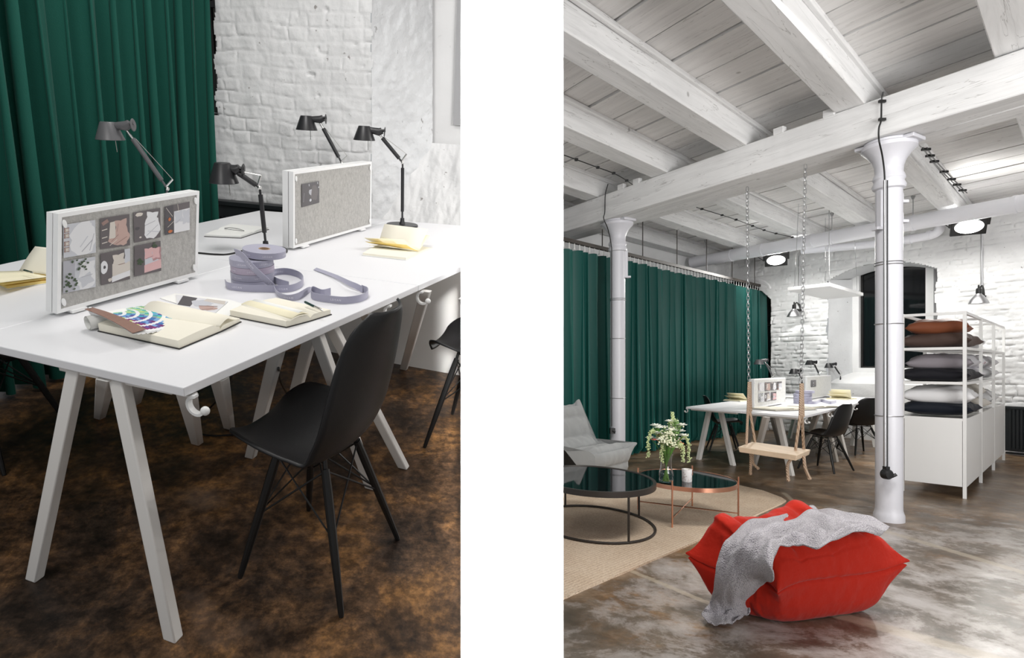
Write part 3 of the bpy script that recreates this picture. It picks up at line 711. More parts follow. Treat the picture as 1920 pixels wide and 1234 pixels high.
# ---- ribbon lettering
def text_tris(s):
    cu = bpy.data.curves.new('lettering', 'FONT'); cu.body = s; cu.size = 1; cu.resolution_u = 2; cu.space_character = 1.35
    o = bpy.data.objects.new('lettering', cu); COL.objects.link(o); dg = bpy.context.evaluated_depsgraph_get(); me = bpy.data.meshes.new_from_object(o.evaluated_get(dg))
    V_ = [v.co.copy() for v in me.vertices]; F_ = [tuple(p.vertices) for p in me.polygons]
    bpy.data.objects.remove(o); bpy.data.curves.remove(cu); bpy.data.meshes.remove(me); return V_, F_
TXT = [None]
def ribbon(b, path, h, ups=None, text=None, th=.0008, off=0.0, flip=False):
    "strip of height h along path (lower edge points); material 0 cloth, 1 lettering"
    n = len(path); ups = ups or [Vector((0, 0, 1))]*n
    b.mat(0); lat = []
    for i in range(n):
        t = (path[min(i+1, n-1)]-path[max(i-1, 0)]).normalized(); lat.append(t.cross(ups[i]).normalized())
    vs = []
    for i in range(n):
        p = path[i]; u = ups[i]*h; l = lat[i]*th; vs += [p-l, p+u-l, p+u+l, p+l]
    fs = [(4*k+i, 4*k+(i+1) % 4, 4*k+4+(i+1) % 4, 4*k+4+i) for k in range(n-1) for i in range(4)]+[(0, 1, 2, 3), (4*n-1, 4*n-2, 4*n-3, 4*n-4)]
    b.add(vs, fs)
    if text:
        if TXT[0] is None: TXT[0] = text_tris('LEISAN')
        V_, F_ = TXT[0]; acc = [0]
        for i in range(1, n): acc.append(acc[-1]+(path[i]-path[i-1]).length)
        for start in text:
            for sd in (1, -1):
                out = []
                for v in V_:
                    d = start+v.x*h*.36 if not flip else start+(4.6-v.x)*h*.36
                    d = min(max(d, 0), acc[-1]-1e-5); i = max(k for k in range(n-1) if acc[k] <= d)
                    f = (d-acc[i])/max(1e-9, acc[i+1]-acc[i]); p = path[i].lerp(path[i+1], f); u = ups[i].lerp(ups[i+1], f); l = lat[i].lerp(lat[i+1], f)
                    out.append(p+u*h*(.36+v.y*.38)+l*sd*(th+.0004))
                b.mat(1); b.add(out, F_)
    return b
mat('ribbon_lilac', (.36, .355, .455), .5, sheen=.3, bump=(600, .1, 2)); mat('ribbon_dark', (.24, .25, .36), .5); mat('lettering', (.78, .77, .84), .5); mat('card_core', (.42, .29, .19), .8)
mat('ribbon_pink', (.42, .365, .46), .5)

def sheet(b, P, nu=12, nv=5, th=.0):
    "curved page from a function"
    b.grid(P, nu, nv); return b

# ---- curtain made of many folds
def curtain(label, p0, p1, zt, zb, folds, amp, material, seed=3, nz=26, name='curtain', flare=.25, puddle=0, skew=0):
    p0 = Vector(p0); p1 = Vector(p1); d = p1-p0; L = d.length; d.normalize(); n = Vector((-d.y, d.x, 0)); R_ = random.Random(seed)
    per = 20; N = folds*per; ph = [R_.random()*2*PI for _ in range(6)]
    amps = [amp*(.55+.7*R_.random()) for _ in range(folds+2)]
    def f(u, v):
        k = u*folds; i = int(min(folds-1, k)); fr = k-i; A = amps[i]*(1-fr)+amps[i+1]*fr
        low = 1-v
        kk = 2*PI*k+.9*math.sin(ph[0]+k*.9)+.5*math.sin(k*2.3+ph[5]); w1 = math.sin(kk); sharp = math.sin(kk+.55*math.sin(kk))
        y = A*(.65+.5*low)*sharp+A*.22*math.sin(2*PI*k*.5+ph[1]+low*1.2)+.02*math.sin(k*.37+ph[2])
        x = u*L+A*.38*math.sin(2*kk+.6)*(.5+.5*low)+flare*A*low*math.sin(k*1.3+ph[4]+low)
        z = zt+(zb-zt)*low-(.012*abs(w1) if v > .97 else 0)
        if puddle and low > .985: y -= puddle*(.5+.5*math.sin(k*2.1))
        q = p0+d*(x+skew*(z-.7))-n*y; return Vector((q.x-p0.x, q.y-p0.y, z))
    b = MB(); b.grid(f, N+1, nz); o = b.build(name, material, None, loc=(p0.x, p0.y, 0), smooth=80); return tag(o, label, 'curtain')
# ============================================================ STUDIO (left)
ROOM = ROOM_L
ZT = .73
def lim(y, x):                 # studio content stays left of the divider
    return x
def right_end(p, d):
    "where the line p + t d meets the plane between the two rooms (world x = .127 * depth)"
    f = lambda t: (lambda wv: wv.x-.127*wv.y)(RL @ Vector((p[0]+d[0]*t, p[1]+d[1]*t, p[2]-EL)))
    a, c = 0.0, 30.0
    for _ in range(50):
        m = (a+c)/2
        if f(m) < 0: a = m
        else: c = m
    return Vector((p[0]+d[0]*a, p[1]+d[1]*a, p[2]))
# walls: window wall runs behind the desks
PW = LP(697, 404, ZT)+Vector((0, .16, 0)); aw = math.radians(102); DW = Vector((math.sin(aw), math.cos(aw), 0)); NW = Vector((-DW.y, DW.x, 0)); NW = NW if NW.y < 0 else -NW
def WL(px, py, d=0): return LV(px, py, PW-NW*d, NW)
def sW(p): return (Vector((p.x, p.y, 0))-Vector((PW.x, PW.y, 0))).dot(DW)
wl0 = PW-DW*3.2; wl0.z = 0
rg = right_end(PW-NW*.6, DW)
# floor
b = MB(); fp = []
A_ = right_end(Vector((-3, .3, 0)), Vector((1, 0, 0))); B_ = right_end(Vector((-3, 4.6, 0)), Vector((1, 0, 0)))
b.prism([(-3.6, .3), (A_.x, .3), (B_.x, 4.6), (-3.6, 4.6)], -.05, 0); struct(b, 'floor', 'floor_dark', smooth=0)
# brick pier: edges in the wall plane follow the ragged corners seen
eL = [sW(WL(403, 5)), sW(WL(408, 200)), sW(WL(411, 320)), sW(WL(400, 370))]; zL = [WL(403, 5).z, WL(408, 200).z, WL(411, 320).z, WL(400, 370).z]
eR = [sW(WL(697, 0)), sW(WL(697, 200)), sW(WL(697, 380))]; zR = [WL(697, 0).z, WL(697, 200).z, WL(697, 380).z]
u0 = sW(wl0)
def edL(z): return np.interp(z, zL[::-1], eL[::-1])-u0
def edR(z): return np.interp(z, zR[::-1], eR[::-1])-u0
zwb = WL(395, 215).z; zns = WL(811, 268).z
ZTOP = 2.35
def keepL(u, z):
    win_ = (u < edL(z)+.012*np.sin(z*31)) & (z > zwb)
    nich = (u > edR(z)+.006*np.sin(z*40))
    return ~(win_ | nich)
b = brick_wall('w', wl0, DW, 4.6, 0, ZTOP, .0085, bl=.235, bh=.078, depth=.010, keep=keepL, seed=11, nrm=NW, rough=.019)
struct(b, 'wall_studio_back', 'brick_paint', smooth=60)
# window niche right of the pier: splayed rough jamb, white window frame, sloping sill and apron
def PWs(s, z, d=0): return Vector((PW.x, PW.y, 0))+DW*s-NW*d+Vector((0, 0, z))
DN = .40
sj = [sW(LV(811, 0, PW-NW*DN, NW)), sW(LV(811, 268, PW-NW*DN, NW))]; zj = [LV(811, 0, PW-NW*DN, NW).z, LV(811, 268, PW-NW*DN, NW).z]
zsill = zj[1]
def jamb(a, t):
    z = a*ZTOP; s0 = float(np.interp(z, zR[::-1], eR[::-1])); s1 = float(np.interp(z, zj[::-1], sj[::-1]))
    k = mnoise.noise(Vector((a*34, t*9, 3)))*.018+mnoise.noise(Vector((a*90, t*24, 9)))*.009+mnoise.noise(Vector((a*7, t*2, 4)))*.02
    return PWs(s0+(s1-s0)*t, z, DN*t)+NW*k*min(1, t*8+.2)
b = MB(); b.grid(jamb, 240, 40); struct(b, 'wall_studio_jamb', 'plaster_rough', smooth=70)
def send(z, d):               # where the window wall stops at the divide between the rooms
    p = PWs(0, z, d); return sW(right_end(p, DW))-.01
b = MB()
def sill(a, t):
    s0 = float(np.interp(.85, zR[::-1], eR[::-1])); zz = .60+(zsill-.60)*t**1.05; s = s0-.02+(send(zz, DN*t)-s0)*a
    k = mnoise.noise(Vector((s*9, t*4, 13)))*.02+mnoise.noise(Vector((s*30, t*16, 7)))*.008+mnoise.noise(Vector((s*70, t*36, 3)))*.004
    return PWs(s, zz, .02+(DN-.02)*t)+NW*k
b.grid(sill, 130, 40)
b.grid(lambda a, t: PWs(eR[2]-.02+(send(.64*t, .02)-eR[2])*a, .64*t, .02), 10, 6)
struct(b, 'wall_studio_sill', 'brick_paint', smooth=70)
b = MB(); b.grid(lambda a, t: PWs(sj[1]-.3+(send(zsill-.1+(ZTOP-zsill+.1)*t, DN+.05)-sj[1]+.3)*a, zsill-.1+(ZTOP-zsill+.1)*t, DN+.05), 3, 12); struct(b, 'wall_studio_window', 'plaster_smooth', smooth=0)
# pale reveal frame then the window's grey edge
xf = sW(LV(857, 100, PW-NW*(DN+.02), NW)); zf = LV(857, 235, PW-NW*DN, NW).z
b = MB()
b.grid(lambda a, t: PWs(xf-.03*t+(send(zf+(ZTOP-zf)*t, DN+.03)-xf+.03*t)*a, zf+(ZTOP-zf)*t, DN+.025), 3, 8)
mat('shade_grey', (.38, .38, .39), .6); struct(b, 'window_3', 'shade_grey', smooth=0)
b = MB(); b.prism([(-3.6, .9), (1.0, .9), (1.2, 4.6), (-3.6, 4.6)], 3.0, 3.05); struct(b, 'ceiling_light_block', 'plaster_smooth', smooth=0)  # added unseen lid, keeps world light out of the studio
b = MB(); b.hexa([PWs(-3.2, ZTOP, .0), PWs(1.3, ZTOP, .0), PWs(1.3, ZTOP, .6), PWs(-3.2, ZTOP, .6)], [PWs(-3.2, 3.0, .0), PWs(1.3, 3.0, .0), PWs(1.3, 3.0, .6), PWs(-3.2, 3.0, .6)]); struct(b, 'wall_studio_upper', 'plaster_smooth', smooth=0)
# dark window beyond the curtain with black bars, pale sill below
b = MB(); b.grid(lambda a, t: PWs(-2.6+2.0*a, zwb-.3+(ZTOP-zwb+.3)*t, .30), 3, 3); struct(b, 'window_4', 'window_brown', smooth=0)
b = MB()
for py in (8, 105):
    p = LV(385, py, PW-NW*.2, NW); b.box((p.x, p.y, p.z), (.8, .04, .035), Matrix.Rotation(math.atan2(DW.y, DW.x), 3, 'Z'))
p = LV(400, 100, PW-NW*.2, NW); b.bar(PWs(sW(p), zwb, .2), PWs(sW(p), ZTOP, .2), .03, .04)
struct(b, 'window_bars', 'window_black', smooth=0)
b = MB(); b.grid(lambda a, t: PWs(edL(zwb+(ZTOP-zwb)*a)+u0-.0, zwb+(ZTOP-zwb)*a, .3*t-.0), 30, 5); b.grid(lambda a, t: PWs(-2.6+2.3*a, zwb+.01, .3*t), 3, 3)
struct(b, 'wall_studio_reveal', 'plaster_rough', smooth=60)
# curtain
DL = (LP(490, 394, ZT)-LP(0, 496, ZT)).normalized(); NLc = Vector((-DL.y, DL.x, 0))
cw0 = LP(0, 496, ZT)+NLc*.42; ce = LV(388, 200, cw0, NLc); ce.z = 0
cs = Vector((cw0.x, cw0.y, 0))-DL*1.1
curtain('tall dark green curtain hanging in deep folds beside the white desks, up close', cs, ce, 2.35, .02, 24, .095, 'curtain_green', seed=8, nz=14, skew=.10)
# radiator under the dark window
p0 = LV(398, 376, PW+NW*.05, NW); p1 = LV(575, 388, PW+NW*.05, NW); zt_ = (p0.z+p1.z)/2
s0, s1 = sW(p0), sW(p1); c = PWs((s0+s1)/2, 0, -.07); rad = thing('radiator', 'black ribbed radiator on the brick wall behind the far desk', 'radiator', c)
Mr = Matrix.Rotation(math.atan2(DW.y, DW.x), 3, 'Z'); w_ = s1-s0
b = MB(); b.box((0, 0, zt_-.28), (w_, .06, .54), Mr)
for k in range(int(w_/.028)): b.box(Mr @ Vector((-w_/2+.02+k*.028, -.035, zt_-.31)), (.014, .014, .42), Mr)
b.build('panel', 'radiator_black', rad, smooth=0)
b = MB(); b.box((0, 0, zt_-.01), (w_+.01, .085, .03), Mr); b.build('top_cover', 'radiator_black', rad, smooth=0, bevel=.004)
b = MB(); 
for q in (-.35, .35): b = MB(); b.box(Mr @ Vector((w_*q, 0, (zt_-.55)/2)), (.03, .04, zt_-.55), Mr); b.build('bracket', 'radiator_black', rad, smooth=0)
# light board closing the desks' far underside
a_ = LP(588, 653, 0); c_ = LP(864, 703, 0); c2 = right_end(a_, (c_-a_)); c2 = a_.lerp(c2, .995)
b = MB(); b.bar(Vector((0, 0, .32)), c2-a_+Vector((0, 0, .32)), .02, .64); tag(b.build('back_board', 'leg_white', None, loc=a_, smooth=0), 'plain beige board standing upright under the farthest desks', 'board')

# ---- desks
cR, jR, fl_ = LP(343, 728, ZT), LP(785, 535, ZT), LP(0, 650, ZT)
s1_, s2_, s3_, s4_ = LP(100, 590, ZT), LP(370, 516, ZT), LP(550, 466, ZT), LP(696, 424, ZT)
e1_, e2_, e3_ = LP(0, 496, ZT), LP(373, 417, ZT), LP(490, 394, ZT); fa_, fb_ = LP(697, 410, ZT), LP(863, 422, ZT)
sF = lineX(cR, fl_, s1_, s2_); jj_ = LP(647, 517, ZT); sJ = lineX(jR, jj_, s2_, s3_); sE = lineX(s3_, s4_, fa_, fb_)
rE = lineX(cR, jR, e3_, fa_); eF = lineX(cR, fl_, e1_, e2_); eJ = lineX(jR, jj_, e1_, e2_)
DS = (fl_-cR).normalized(); OUT = (cR-sF).normalized()
def T(fx, fy, tx, ty): return (LP(fx, fy, 0), LP(tx, ty, ZT-.03), DS)
desk('white desk nearest the viewer carrying the open books and ribbon rolls', [sF, cR, jR, sJ],
     [T(65, 1084, 145, 690), T(325, 1196, 224, 709), T(470, 856, 522, 650), T(696, 914, 592, 622)],
     hooks=[(LP(352, 738, ZT-.026), OUT), (LP(722, 571, ZT-.026), OUT)], rails=[(LP(120, 690, ZT-.04), LP(330, 735, ZT-.04))])
desk('white desk at the upper right with the yellow open notebook on it', [sJ, jR, rE, sE],
     [T(532, 818, 585, 620), T(757, 876, 618, 606), T(757, 692, 799, 545), T(940, 722, 870, 560)],
     hooks=[(LP(783, 545, ZT-.026), OUT)])
desk('white desk behind the photo screen, at the picture edge by the green curtain', [eF, sF, sJ, eJ],
     [T(-240, 985, -190, 640), T(-60, 1050, -110, 655), T(187, 783, 200, 709), T(370, 831, 350, 737)])
desk('white desk between the black radiator and the two grey screens', [eJ, sJ, sE, lineX(e2_, e3_, fa_, fb_)],
     [T(254, 756, 262, 700), T(430, 802, 411, 708), T(570, 672, 600, 560), T(716, 664, 681, 577)])
# ---- screens along the seam
nS = (s2_-s1_).normalized(); nBk = Vector((-nS.y, nS.x, 0))       # towards the curtain side
q0, q1 = LP(107, 589, ZT+.012), LP(370.5, 516, ZT+.012); nn = Vector(((q1-q0).y, -(q1-q0).x, 0))
tl, tr = LV(109, 401, q0, nn), LV(374, 358, q0, nn)
board('grey felt screen with seven pinned photos in a white frame', q0, q1, tr, tl, nBk, thick=.05)
r0, r1 = LP(550, 466, ZT+.012), LP(696, 424, ZT+.012); nn2 = Vector(((r1-r0).y, -(r1-r0).x, 0))
board('grey felt screen with a single dark photo, farther along the desks', r0, r1, LV(697, 303, r0, nn2), LV(550, 322, r0, nn2), nBk, thick=.06)
def PV(pts, o=q0, n=nn): return [LV(x/3.63, 340+y/3.63, o, n)-nBk*.001 for x, y in pts]
G = 'photos pinned to the near felt screen'
PH = [('photo of rumpled white bedding with small brown pillows, upper left on the screen', 'white_bed', [(430, 522), (650, 485), (645, 262), (428, 297)]),
      ('photo of a brownish rose bed, second in the upper row on the screen', 'rose_bed', [(682, 462), (882, 435), (878, 222), (680, 252)]),
      ('photo of a white pillow and throw on dark ground, third in the upper row', 'white_throw', [(912, 418), (1090, 380), (1088, 180), (905, 212)]),
      ('photo with a dark strip and thin pale lines, last of the upper row', 'dark_lights', [(1120, 365), (1288, 330), (1288, 137), (1118, 172)]),
      ('photo of white pillows among green leaves, lower left on the screen', 'green_leaves', [(428, 762), (648, 718), (645, 512), (428, 545)]),
      ('photo of stacked sand pillows beside a white plate, middle of the lower row', 'stacked_pillows', [(685, 708), (882, 665), (882, 455), (682, 492)]),
      ('photo of pink pillows on a pale bed, last of the lower row', 'pink_bed', [(912, 648), (1095, 608), (1090, 405), (912, 440)])]
for lb, mo, pts in PH: photo(lb, PV(pts), -nBk, mo, G)
photo('small dark photo pinned alone on the far grey screen', [LV(370+x/2.804, y/2.804, r0, nn2)-nBk*.001 for x, y in [(548, 1090), (640, 1065), (638, 952), (548, 968)]], -nBk, 'dark_still')
# ---- lamps, each turned so that its arms lie square to the wall
def lampL(label, base_px, el, hd, sc, rpx, hpx, tone='lamp_black'):
    bs = LP(*base_px, ZT); V = lambda p: LV(p[0], p[1], bs, (0, 1)); wv = RL @ (V(sc)-Vector((0, 0, EL))); D = wv.y
    lamp(label, bs, V(el), V(hd), V(sc), rpx/FPX*D, hpx/FPX*D, tone)
lampL('grey desk lamp rising behind the photo screen, before the curtain', (300, 470), (314, 354), (232, 236), (207, 262), 25.5, 31, 'lamp_grey')
lampL('black desk lamp standing behind the lilac ribbon rolls', (499, 472), (487, 352), (437, 318), (420, 343), 27, 36)
lampL('black desk lamp whose foot is hidden by the far screen', (636, 408), (641, 306), (597, 224), (575, 244), 20, 25)
lampL('black desk lamp standing beyond the yellow notebook, on a full-length arm', (754, 424), (755, 305), (707, 247), (683, 263), 20.5, 25)
# ---- chairs
chair('black moulded chair in front of the near white desk, seen whole from behind', (-.305, 1.515), (-.365, .15), .87, 1.10)
chair('black chair cut off at the studio\'s right side, by the far desk', (.235, 2.33), (-.30, .12), .82, 1.07)
f3 = LP(90, 845, 0); chair('black chair of which just one leg and a seat corner show at the far left', (f3.x-.20, f3.y+.02), (.80, -.1), .86, 1.08)
# ============================================================ LOFT (right) : furniture and fittings
ROOM = ROOM_R
def atpx(p, d, px):            # point on the plan line p+t d that projects to column px
    k = (px-CX)/FPX; t = (k*p[1]-p[0])/(d[0]-k*d[1]); return Vector((p[0]+d[0]*t, p[1]+d[1]*t, p[2] if len(p) > 2 else 0))
def zat(p, py): return EYE+(CY-py)/FPX*p[1]
def setz(p, z): return Vector((p[0], p[1], z))
# ---- cast iron columns
def column(label, x, y, extras):
    t = thing('column', label, 'column', (x, y, 0)); r = .0925
    b = MB(); b.lathe([(r*1.14, 0), (r*1.14, .05), (r*1.06, .07), (r*1.01, .09), (r, .12), (r*.985, 2.70)], 40); b.build('shaft', 'column_paint', t, smooth=50)
    b = MB(); b.lathe([(r*.98, 2.69), (r*1.18, 2.70), (r*1.24, 2.725), (r*1.12, 2.75), (r*1.10, 2.765), (r*1.2, 2.78), (r*1.16, 2.80), (r*1.02, 2.83), (r*1.06, 2.88), (r*1.25, 2.93), (r*1.6, 2.98), (r*1.92, 3.01), (r*2.02, 3.02), (r*2.02, 3.05), (r*1.85, 3.06), (r*1.85, 3.078), (0, 3.078)], 40)
    b.build('capital', 'column_paint', t, smooth=40)
    b = MB()
    Mx = Matrix.Rotation(ANG_A, 3, 'Z'); b.box((0, 0, 3.062), (.42, .20, .03), Mx); b.build('bearing_plate', 'column_paint', t, bevel=.006, smooth=30)
    for z in (2.08, 2.10, 1.60, .855):
        b = MB(); b.tube([Vector((math.cos(2*PI*k/32)*(r+.003), math.sin(2*PI*k/32)*(r+.003), z)) for k in range(32)], .0035, 6, closed=True); b.build('strap', 'steel', t)
    for (dx, dy, z0, z1, wx) in extras:
        b = MB(); b.box((dx, dy, (z0+z1)/2), (wx, .05, z1-z0)); b.box((dx+(.02 if dx > 0 else -.02), dy, z0+.012), (wx+.03, .07, .024)); b.build('side_bracket', 'column_paint', t, bevel=.004, smooth=0)
    return t
mat('column_paint', (.60, .60, .64), .38, spec=.5, bump=(30, .12, 4))
C2 = Vector((3.68, 4.78, 0)); C1 = Vector((2.266, 7.373, 0))
column('large white cast-iron column in front, with a thin steel cable tube down it', C2.x, C2.y, [(-.075, -.02, 2.36, 2.68, .05), (.085, -.01, 2.42, 2.50, .02), (.085, -.01, 2.58, 2.66, .02)])
column('white cast-iron column standing beside the green curtain', C1.x, C1.y, [(.085, -.02, 2.36, 2.70, .06)])
# electric lead down the front column
def onC2(px, py, back=.10):
    D = C2.y-back; return RD(px, py, D)
t = thing('power_lead', 'black lead running down the front column into a steel tube and a black socket', 'cable', onC2(1658, 888))
o = onC2(1658, 888)
b = MB(); pts = [RA(1656, 172, 6.0), RA(1653, 190, 6.02), RA(1652, 225, 6.02), onC2(1648, 240, .16), onC2(1648, 262, .22), onC2(1654, 290, .16), onC2(1658, 320, .115), onC2(1659, 345, .105)]
b.tube(catmull(pts, 6), .006, 8); sh(b, o); b.build('lead', 'black_metal', t)
b = MB(); b.tube([onC2(1659, 338, .108), onC2(1659, 878, .108)], .0105, 12); sh(b, o); b.build('steel_tube', 'steel', t)
b = MB(); b.tube([onC2(1664, 338, .104), onC2(1664, 878, .104)], .004, 8); sh(b, o); b.build('thin_wire', 'black_metal', t)
b = MB(); b.lathe([(0, 0), (.036, 0), (.042, .008), (.040, .045), (.03, .06), (0, .062)], 24, Matrix.Rotation(PI/2, 4, 'X') @ Matrix.Translation((0, 0, 0))); b.box((0, -.02, .045), (.03, .04, .03)); b.tube([(.035, -.03, -.02), (.065, -.04, .0)], .013, 10)
b.build('socket', 'black_plastic', t)
for py in (190, 224):
    b = MB(); b.box(RA(1654, py, 6.02), (.05, .02, .02)); sh(b, o); b.build('clip', 'black_metal', t, smooth=0)
t = thing('power_lead', 'black lead looping off the big beam down the left side of the far column', 'cable', (C1.x-.1, C1.y-.05, .5)); o = Vector((C1.x-.1, C1.y-.05, .5))
def onC1(px, py, back=.1): return RD(px, py, C1.y-back)
b = MB(); b.tube(catmull([RA(1140, 345, 6.02), RA(1135, 365, 6.02), RA(1134, 397, 6.02), onC1(1132, 410, .25), onC1(1140, 430, .2), onC1(1146, 460, .12), onC1(1147, 500, .1), onC1(1147, 800, .1)], 6), .006, 8); sh(b, o); b.build('lead', 'black_metal', t)
b = MB(); b.box(onC1(1148, 808, .11), (.06, .05, .07)); b.tube([onC1(1149, 808, .14), onC1(1154, 810, .15)], .012, 8); sh(b, o); b.build('socket', 'black_plastic', t, smooth=0)
# ---- cables clipped under the joists
def clipped(label, pts, n, double=False):
    pts = [Vector(p) for p in pts]; o = pts[0].copy(); t = thing('ceiling_cable', label, 'cable', o); P = catmull(pts, 8)
    for s in ((-1, 1) if double else (0,)):
        b = MB(); b.tube([p+Vector((.02*s, 0, 0)) for p in P], .0055, 6); sh(b, o); b.build('lead', 'black_metal', t)
    for k in range(n):
        p = P[int((k+.5)/n*(len(P)-1))]; b = MB(); b.box(p, (.075 if double else .03, .03, .022)); sh(b, o); b.build('clip', 'black_metal', t, smooth=0)
def UJ(px, py, z=3.375): return RP(px, py, z)
clipped('pair of black leads clipped side by side under the joist right of the front column', [UJ(1734, 277, 3.36), UJ(1752, 303, 3.36), UJ(1788, 340, 3.36), UJ(1810, 362, 3.36)], 7, True)
clipped('black lead clipped along the leftmost joist at the picture edge', [UJ(1058, 291, 3.37), UJ(1115, 312, 3.37), UJ(1155, 327, 3.37), UJ(1186, 346, 3.37)], 4)
clipped('black lead clipped under the ceiling above the swing', [UJ(1306, 389, 3.37), UJ(1380, 412, 3.37), UJ(1440, 434, 3.37), UJ(1500, 448, 3.37)], 7)
# ---- ventilation duct
PCc, PZ = 11.13, 3.26
def pp(px, dz=0, c=PCc): D = c/((px-CX)/FPX+KA); return Vector(((px-CX)/FPX*D, D, PZ+dz))
mat('duct_white', (.74, .74, .78), .4, bump=(9, .15, 3))
t = thing('ventilation_duct', 'long white round duct hanging across the back of the room', 'duct', pp(1600)); o = pp(1600)
b = MB(); b.tube([pp(1296), pp(1298), pp(2050)], [.06, .105, .105], 28, caps=True); sh(b, o); b.build('pipe', 'duct_white', t)
for px in (1372, 1430, 1508, 1524, 1560, 1712, 1905):
    b = MB(); d = DA; b.tube([pp(px)-d*.02, pp(px)+d*.02], .111, 28); sh(b, o); b.build('joint_ring', 'duct_white', t)
for px in (1301, 1323, 1560, 1712):
    p = pp(px); b = MB(); b.tube([setz(p, p.z+.1), setz(p, CZ)], .006, 6); b.lathe([(.03, 0), (.012, -.05)], 10, Matrix.Translation(setz(p, CZ-.002))); sh(b, o); b.build('hanger_rod', 'steel', t)
c2 = 12.05
t = thing('pipe', 'thinner white pipe under the duct, bending up beside the arched window', 'pipe', pp(1600, -.35, c2)); o = pp(1600, -.35, c2)
def p2(px, py): return RA(px, py, c2)
b = MB(); b.tube([p2(1505, 470), p2(1640, 458)]+catmull([p2(1700, 450), p2(1745, 441), p2(1760, 432), p2(1765, 418)], 5), .062, 18); sh(b, o); b.build('pipe', 'duct_white', t)
for px, py in ((1560, 465), (1706, 449), (1742, 441)):
    b = MB(); q = p2(px, py); b.tube([q-DA*.02, q+DA*.02], .069, 18); sh(b, o); b.build('joint_ring', 'duct_white', t)
# ---- floodlights
mat('lamp_glow', (1, 1, 1), .5, emit=((1, .99, .96), 9.0)); mat('lamp_glow_warm', (1, 1, 1), .5, emit=((1, .97, .9), 7.0))
def flood(label, px, py, s, power):
    p = RA(px, py, 11.9); nrm = Vector((-.45, -.75, -.52)).normalized(); xx = Vector((-nrm.y, nrm.x, 0)).normalized(); xx = -xx if xx.x < 0 else xx; zz = nrm.cross(xx); zz = -zz if zz.z < 0 else zz
    M3 = Matrix((xx, -nrm, zz)).transposed(); M = Matrix.Translation(p) @ M3.to_4x4(); t = thing('floodlight', label, 'lamp', M=M)
    b = MB(); b.box((0, .03, 0), (.42*s, .05, .28*s)); 
    for k in range(9): b.box((-.16*s+k*.04*s, .075, 0), (.012, .05, .2*s))
    b.build('housing', 'black_metal', t, bevel=.006, smooth=0)
    b = MB(); b.grid(lambda u, v: Vector((.17*s*v*math.cos(2*PI*u), -.001-.004, .105*s*v*math.sin(2*PI*u))), 32, 3, cu=True); b.build('lens', 'lamp_glow', t, smooth=0)
    b = MB(); b.bar((-.225*s, .02, 0), (-.225*s, -.0, .2*s), .03, .008); b.bar((.225*s, .02, 0), (.225*s, 0, .2*s), .03, .008); b.bar((-.23*s, 0, .2*s), (.23*s, 0, .2*s), .03, .008, up=(0, 1, 0)); b.build('bracket', 'black_metal', t, smooth=0)
    b = MB(); pts = [Vector((-.05, .03, .2*s)), Vector((-.16, .05, .17)), Vector((-.02, .1, .20)), Vector((.1, .08, .17)), Vector((.04, .05, .2*s))]; b.tube(catmull(pts, 6), .008, 6); b.tube(catmull([Vector((-.22*s, .0, 0)), Vector((-.3, .02, .12)), Vector((-.12, .05, .19))], 6), .007, 6); b.build('lead', 'black_metal', t)
    q = p+nrm*.06; spot_light('flood_beam', q, q+nrm, power, math.radians(125), .6, (1, .98, .94), .1)
flood('bright floodlight under the duct at the right, above the wall lamp', 1817, 425, .92, 300)
flood('bright floodlight under the duct at the left, above the curtain end', 1455, 488, .85, 200)
# ---- wall lamps on conduits
def wall_lamp(label, px, py, cx_, ytop, power):
    p = RA(px, py, WC-.30); wp = RA(cx_, py-10, WC-.03); t = thing('wall_lamp', label, 'lamp', p); o = p
    b = MB(); b.lathe([(.115, -.06), (.118, -.055), (.095, .0), (.06, .05), (.03, .085), (.028, .10)], 28); b.lathe([(.112, -.058), (.09, .0), (.055, .045), (0, .05)], 28); b.build('lamp_shade', 'steel', t, smooth=50)
    b = MB(); b.lathe([(.03, .085), (.034, .10), (.03, .16), (.012, .17), (.01, .21), (0, .215)], 16); b.build('socket', 'black_metal', t)
    b = MB(); b.ball((0, 0, -.02), .045, 14, 10, sq=(1, 1, .8)); b.build('bulb', 'lamp_glow_warm', t)
    b = MB(); e = wp-o; b.tube(catmull([Vector((0, 0, .14)), Vector((.05, .0, .20)), e*.55+Vector((.05, 0, .06)), e*.9+Vector((.03, 0, -.04)), e+Vector((0, 0, .1))], 6), .012, 8)
    b.tube([e+Vector((0, 0, -.06)), e-wn*.0+Vector((0, 0, -.02))], .05, 14); b.build('arm', 'black_metal', t)
    b = MB(); tz = zat(wp, ytop)-o.z; b.tube([e+Vector((0, 0, .08)), Vector((e.x, e.y, tz))], .014, 10); b.build('conduit', 'steel', t)
    spot_light('wall_lamp_beam', o+Vector((0, 0, -.04)), o+Vector((0, 0, -2))-wn*.16, power, math.radians(122), .35, (1, .985, .95), .04)
wall_lamp('small steel wall lamp shining down on the bricks right of the window', 1835, 562, 1841, 437, 95)
wall_lamp('small steel wall lamp shining down on the brick pier by the curtain', 1489, 588, 1499, 480, 95)
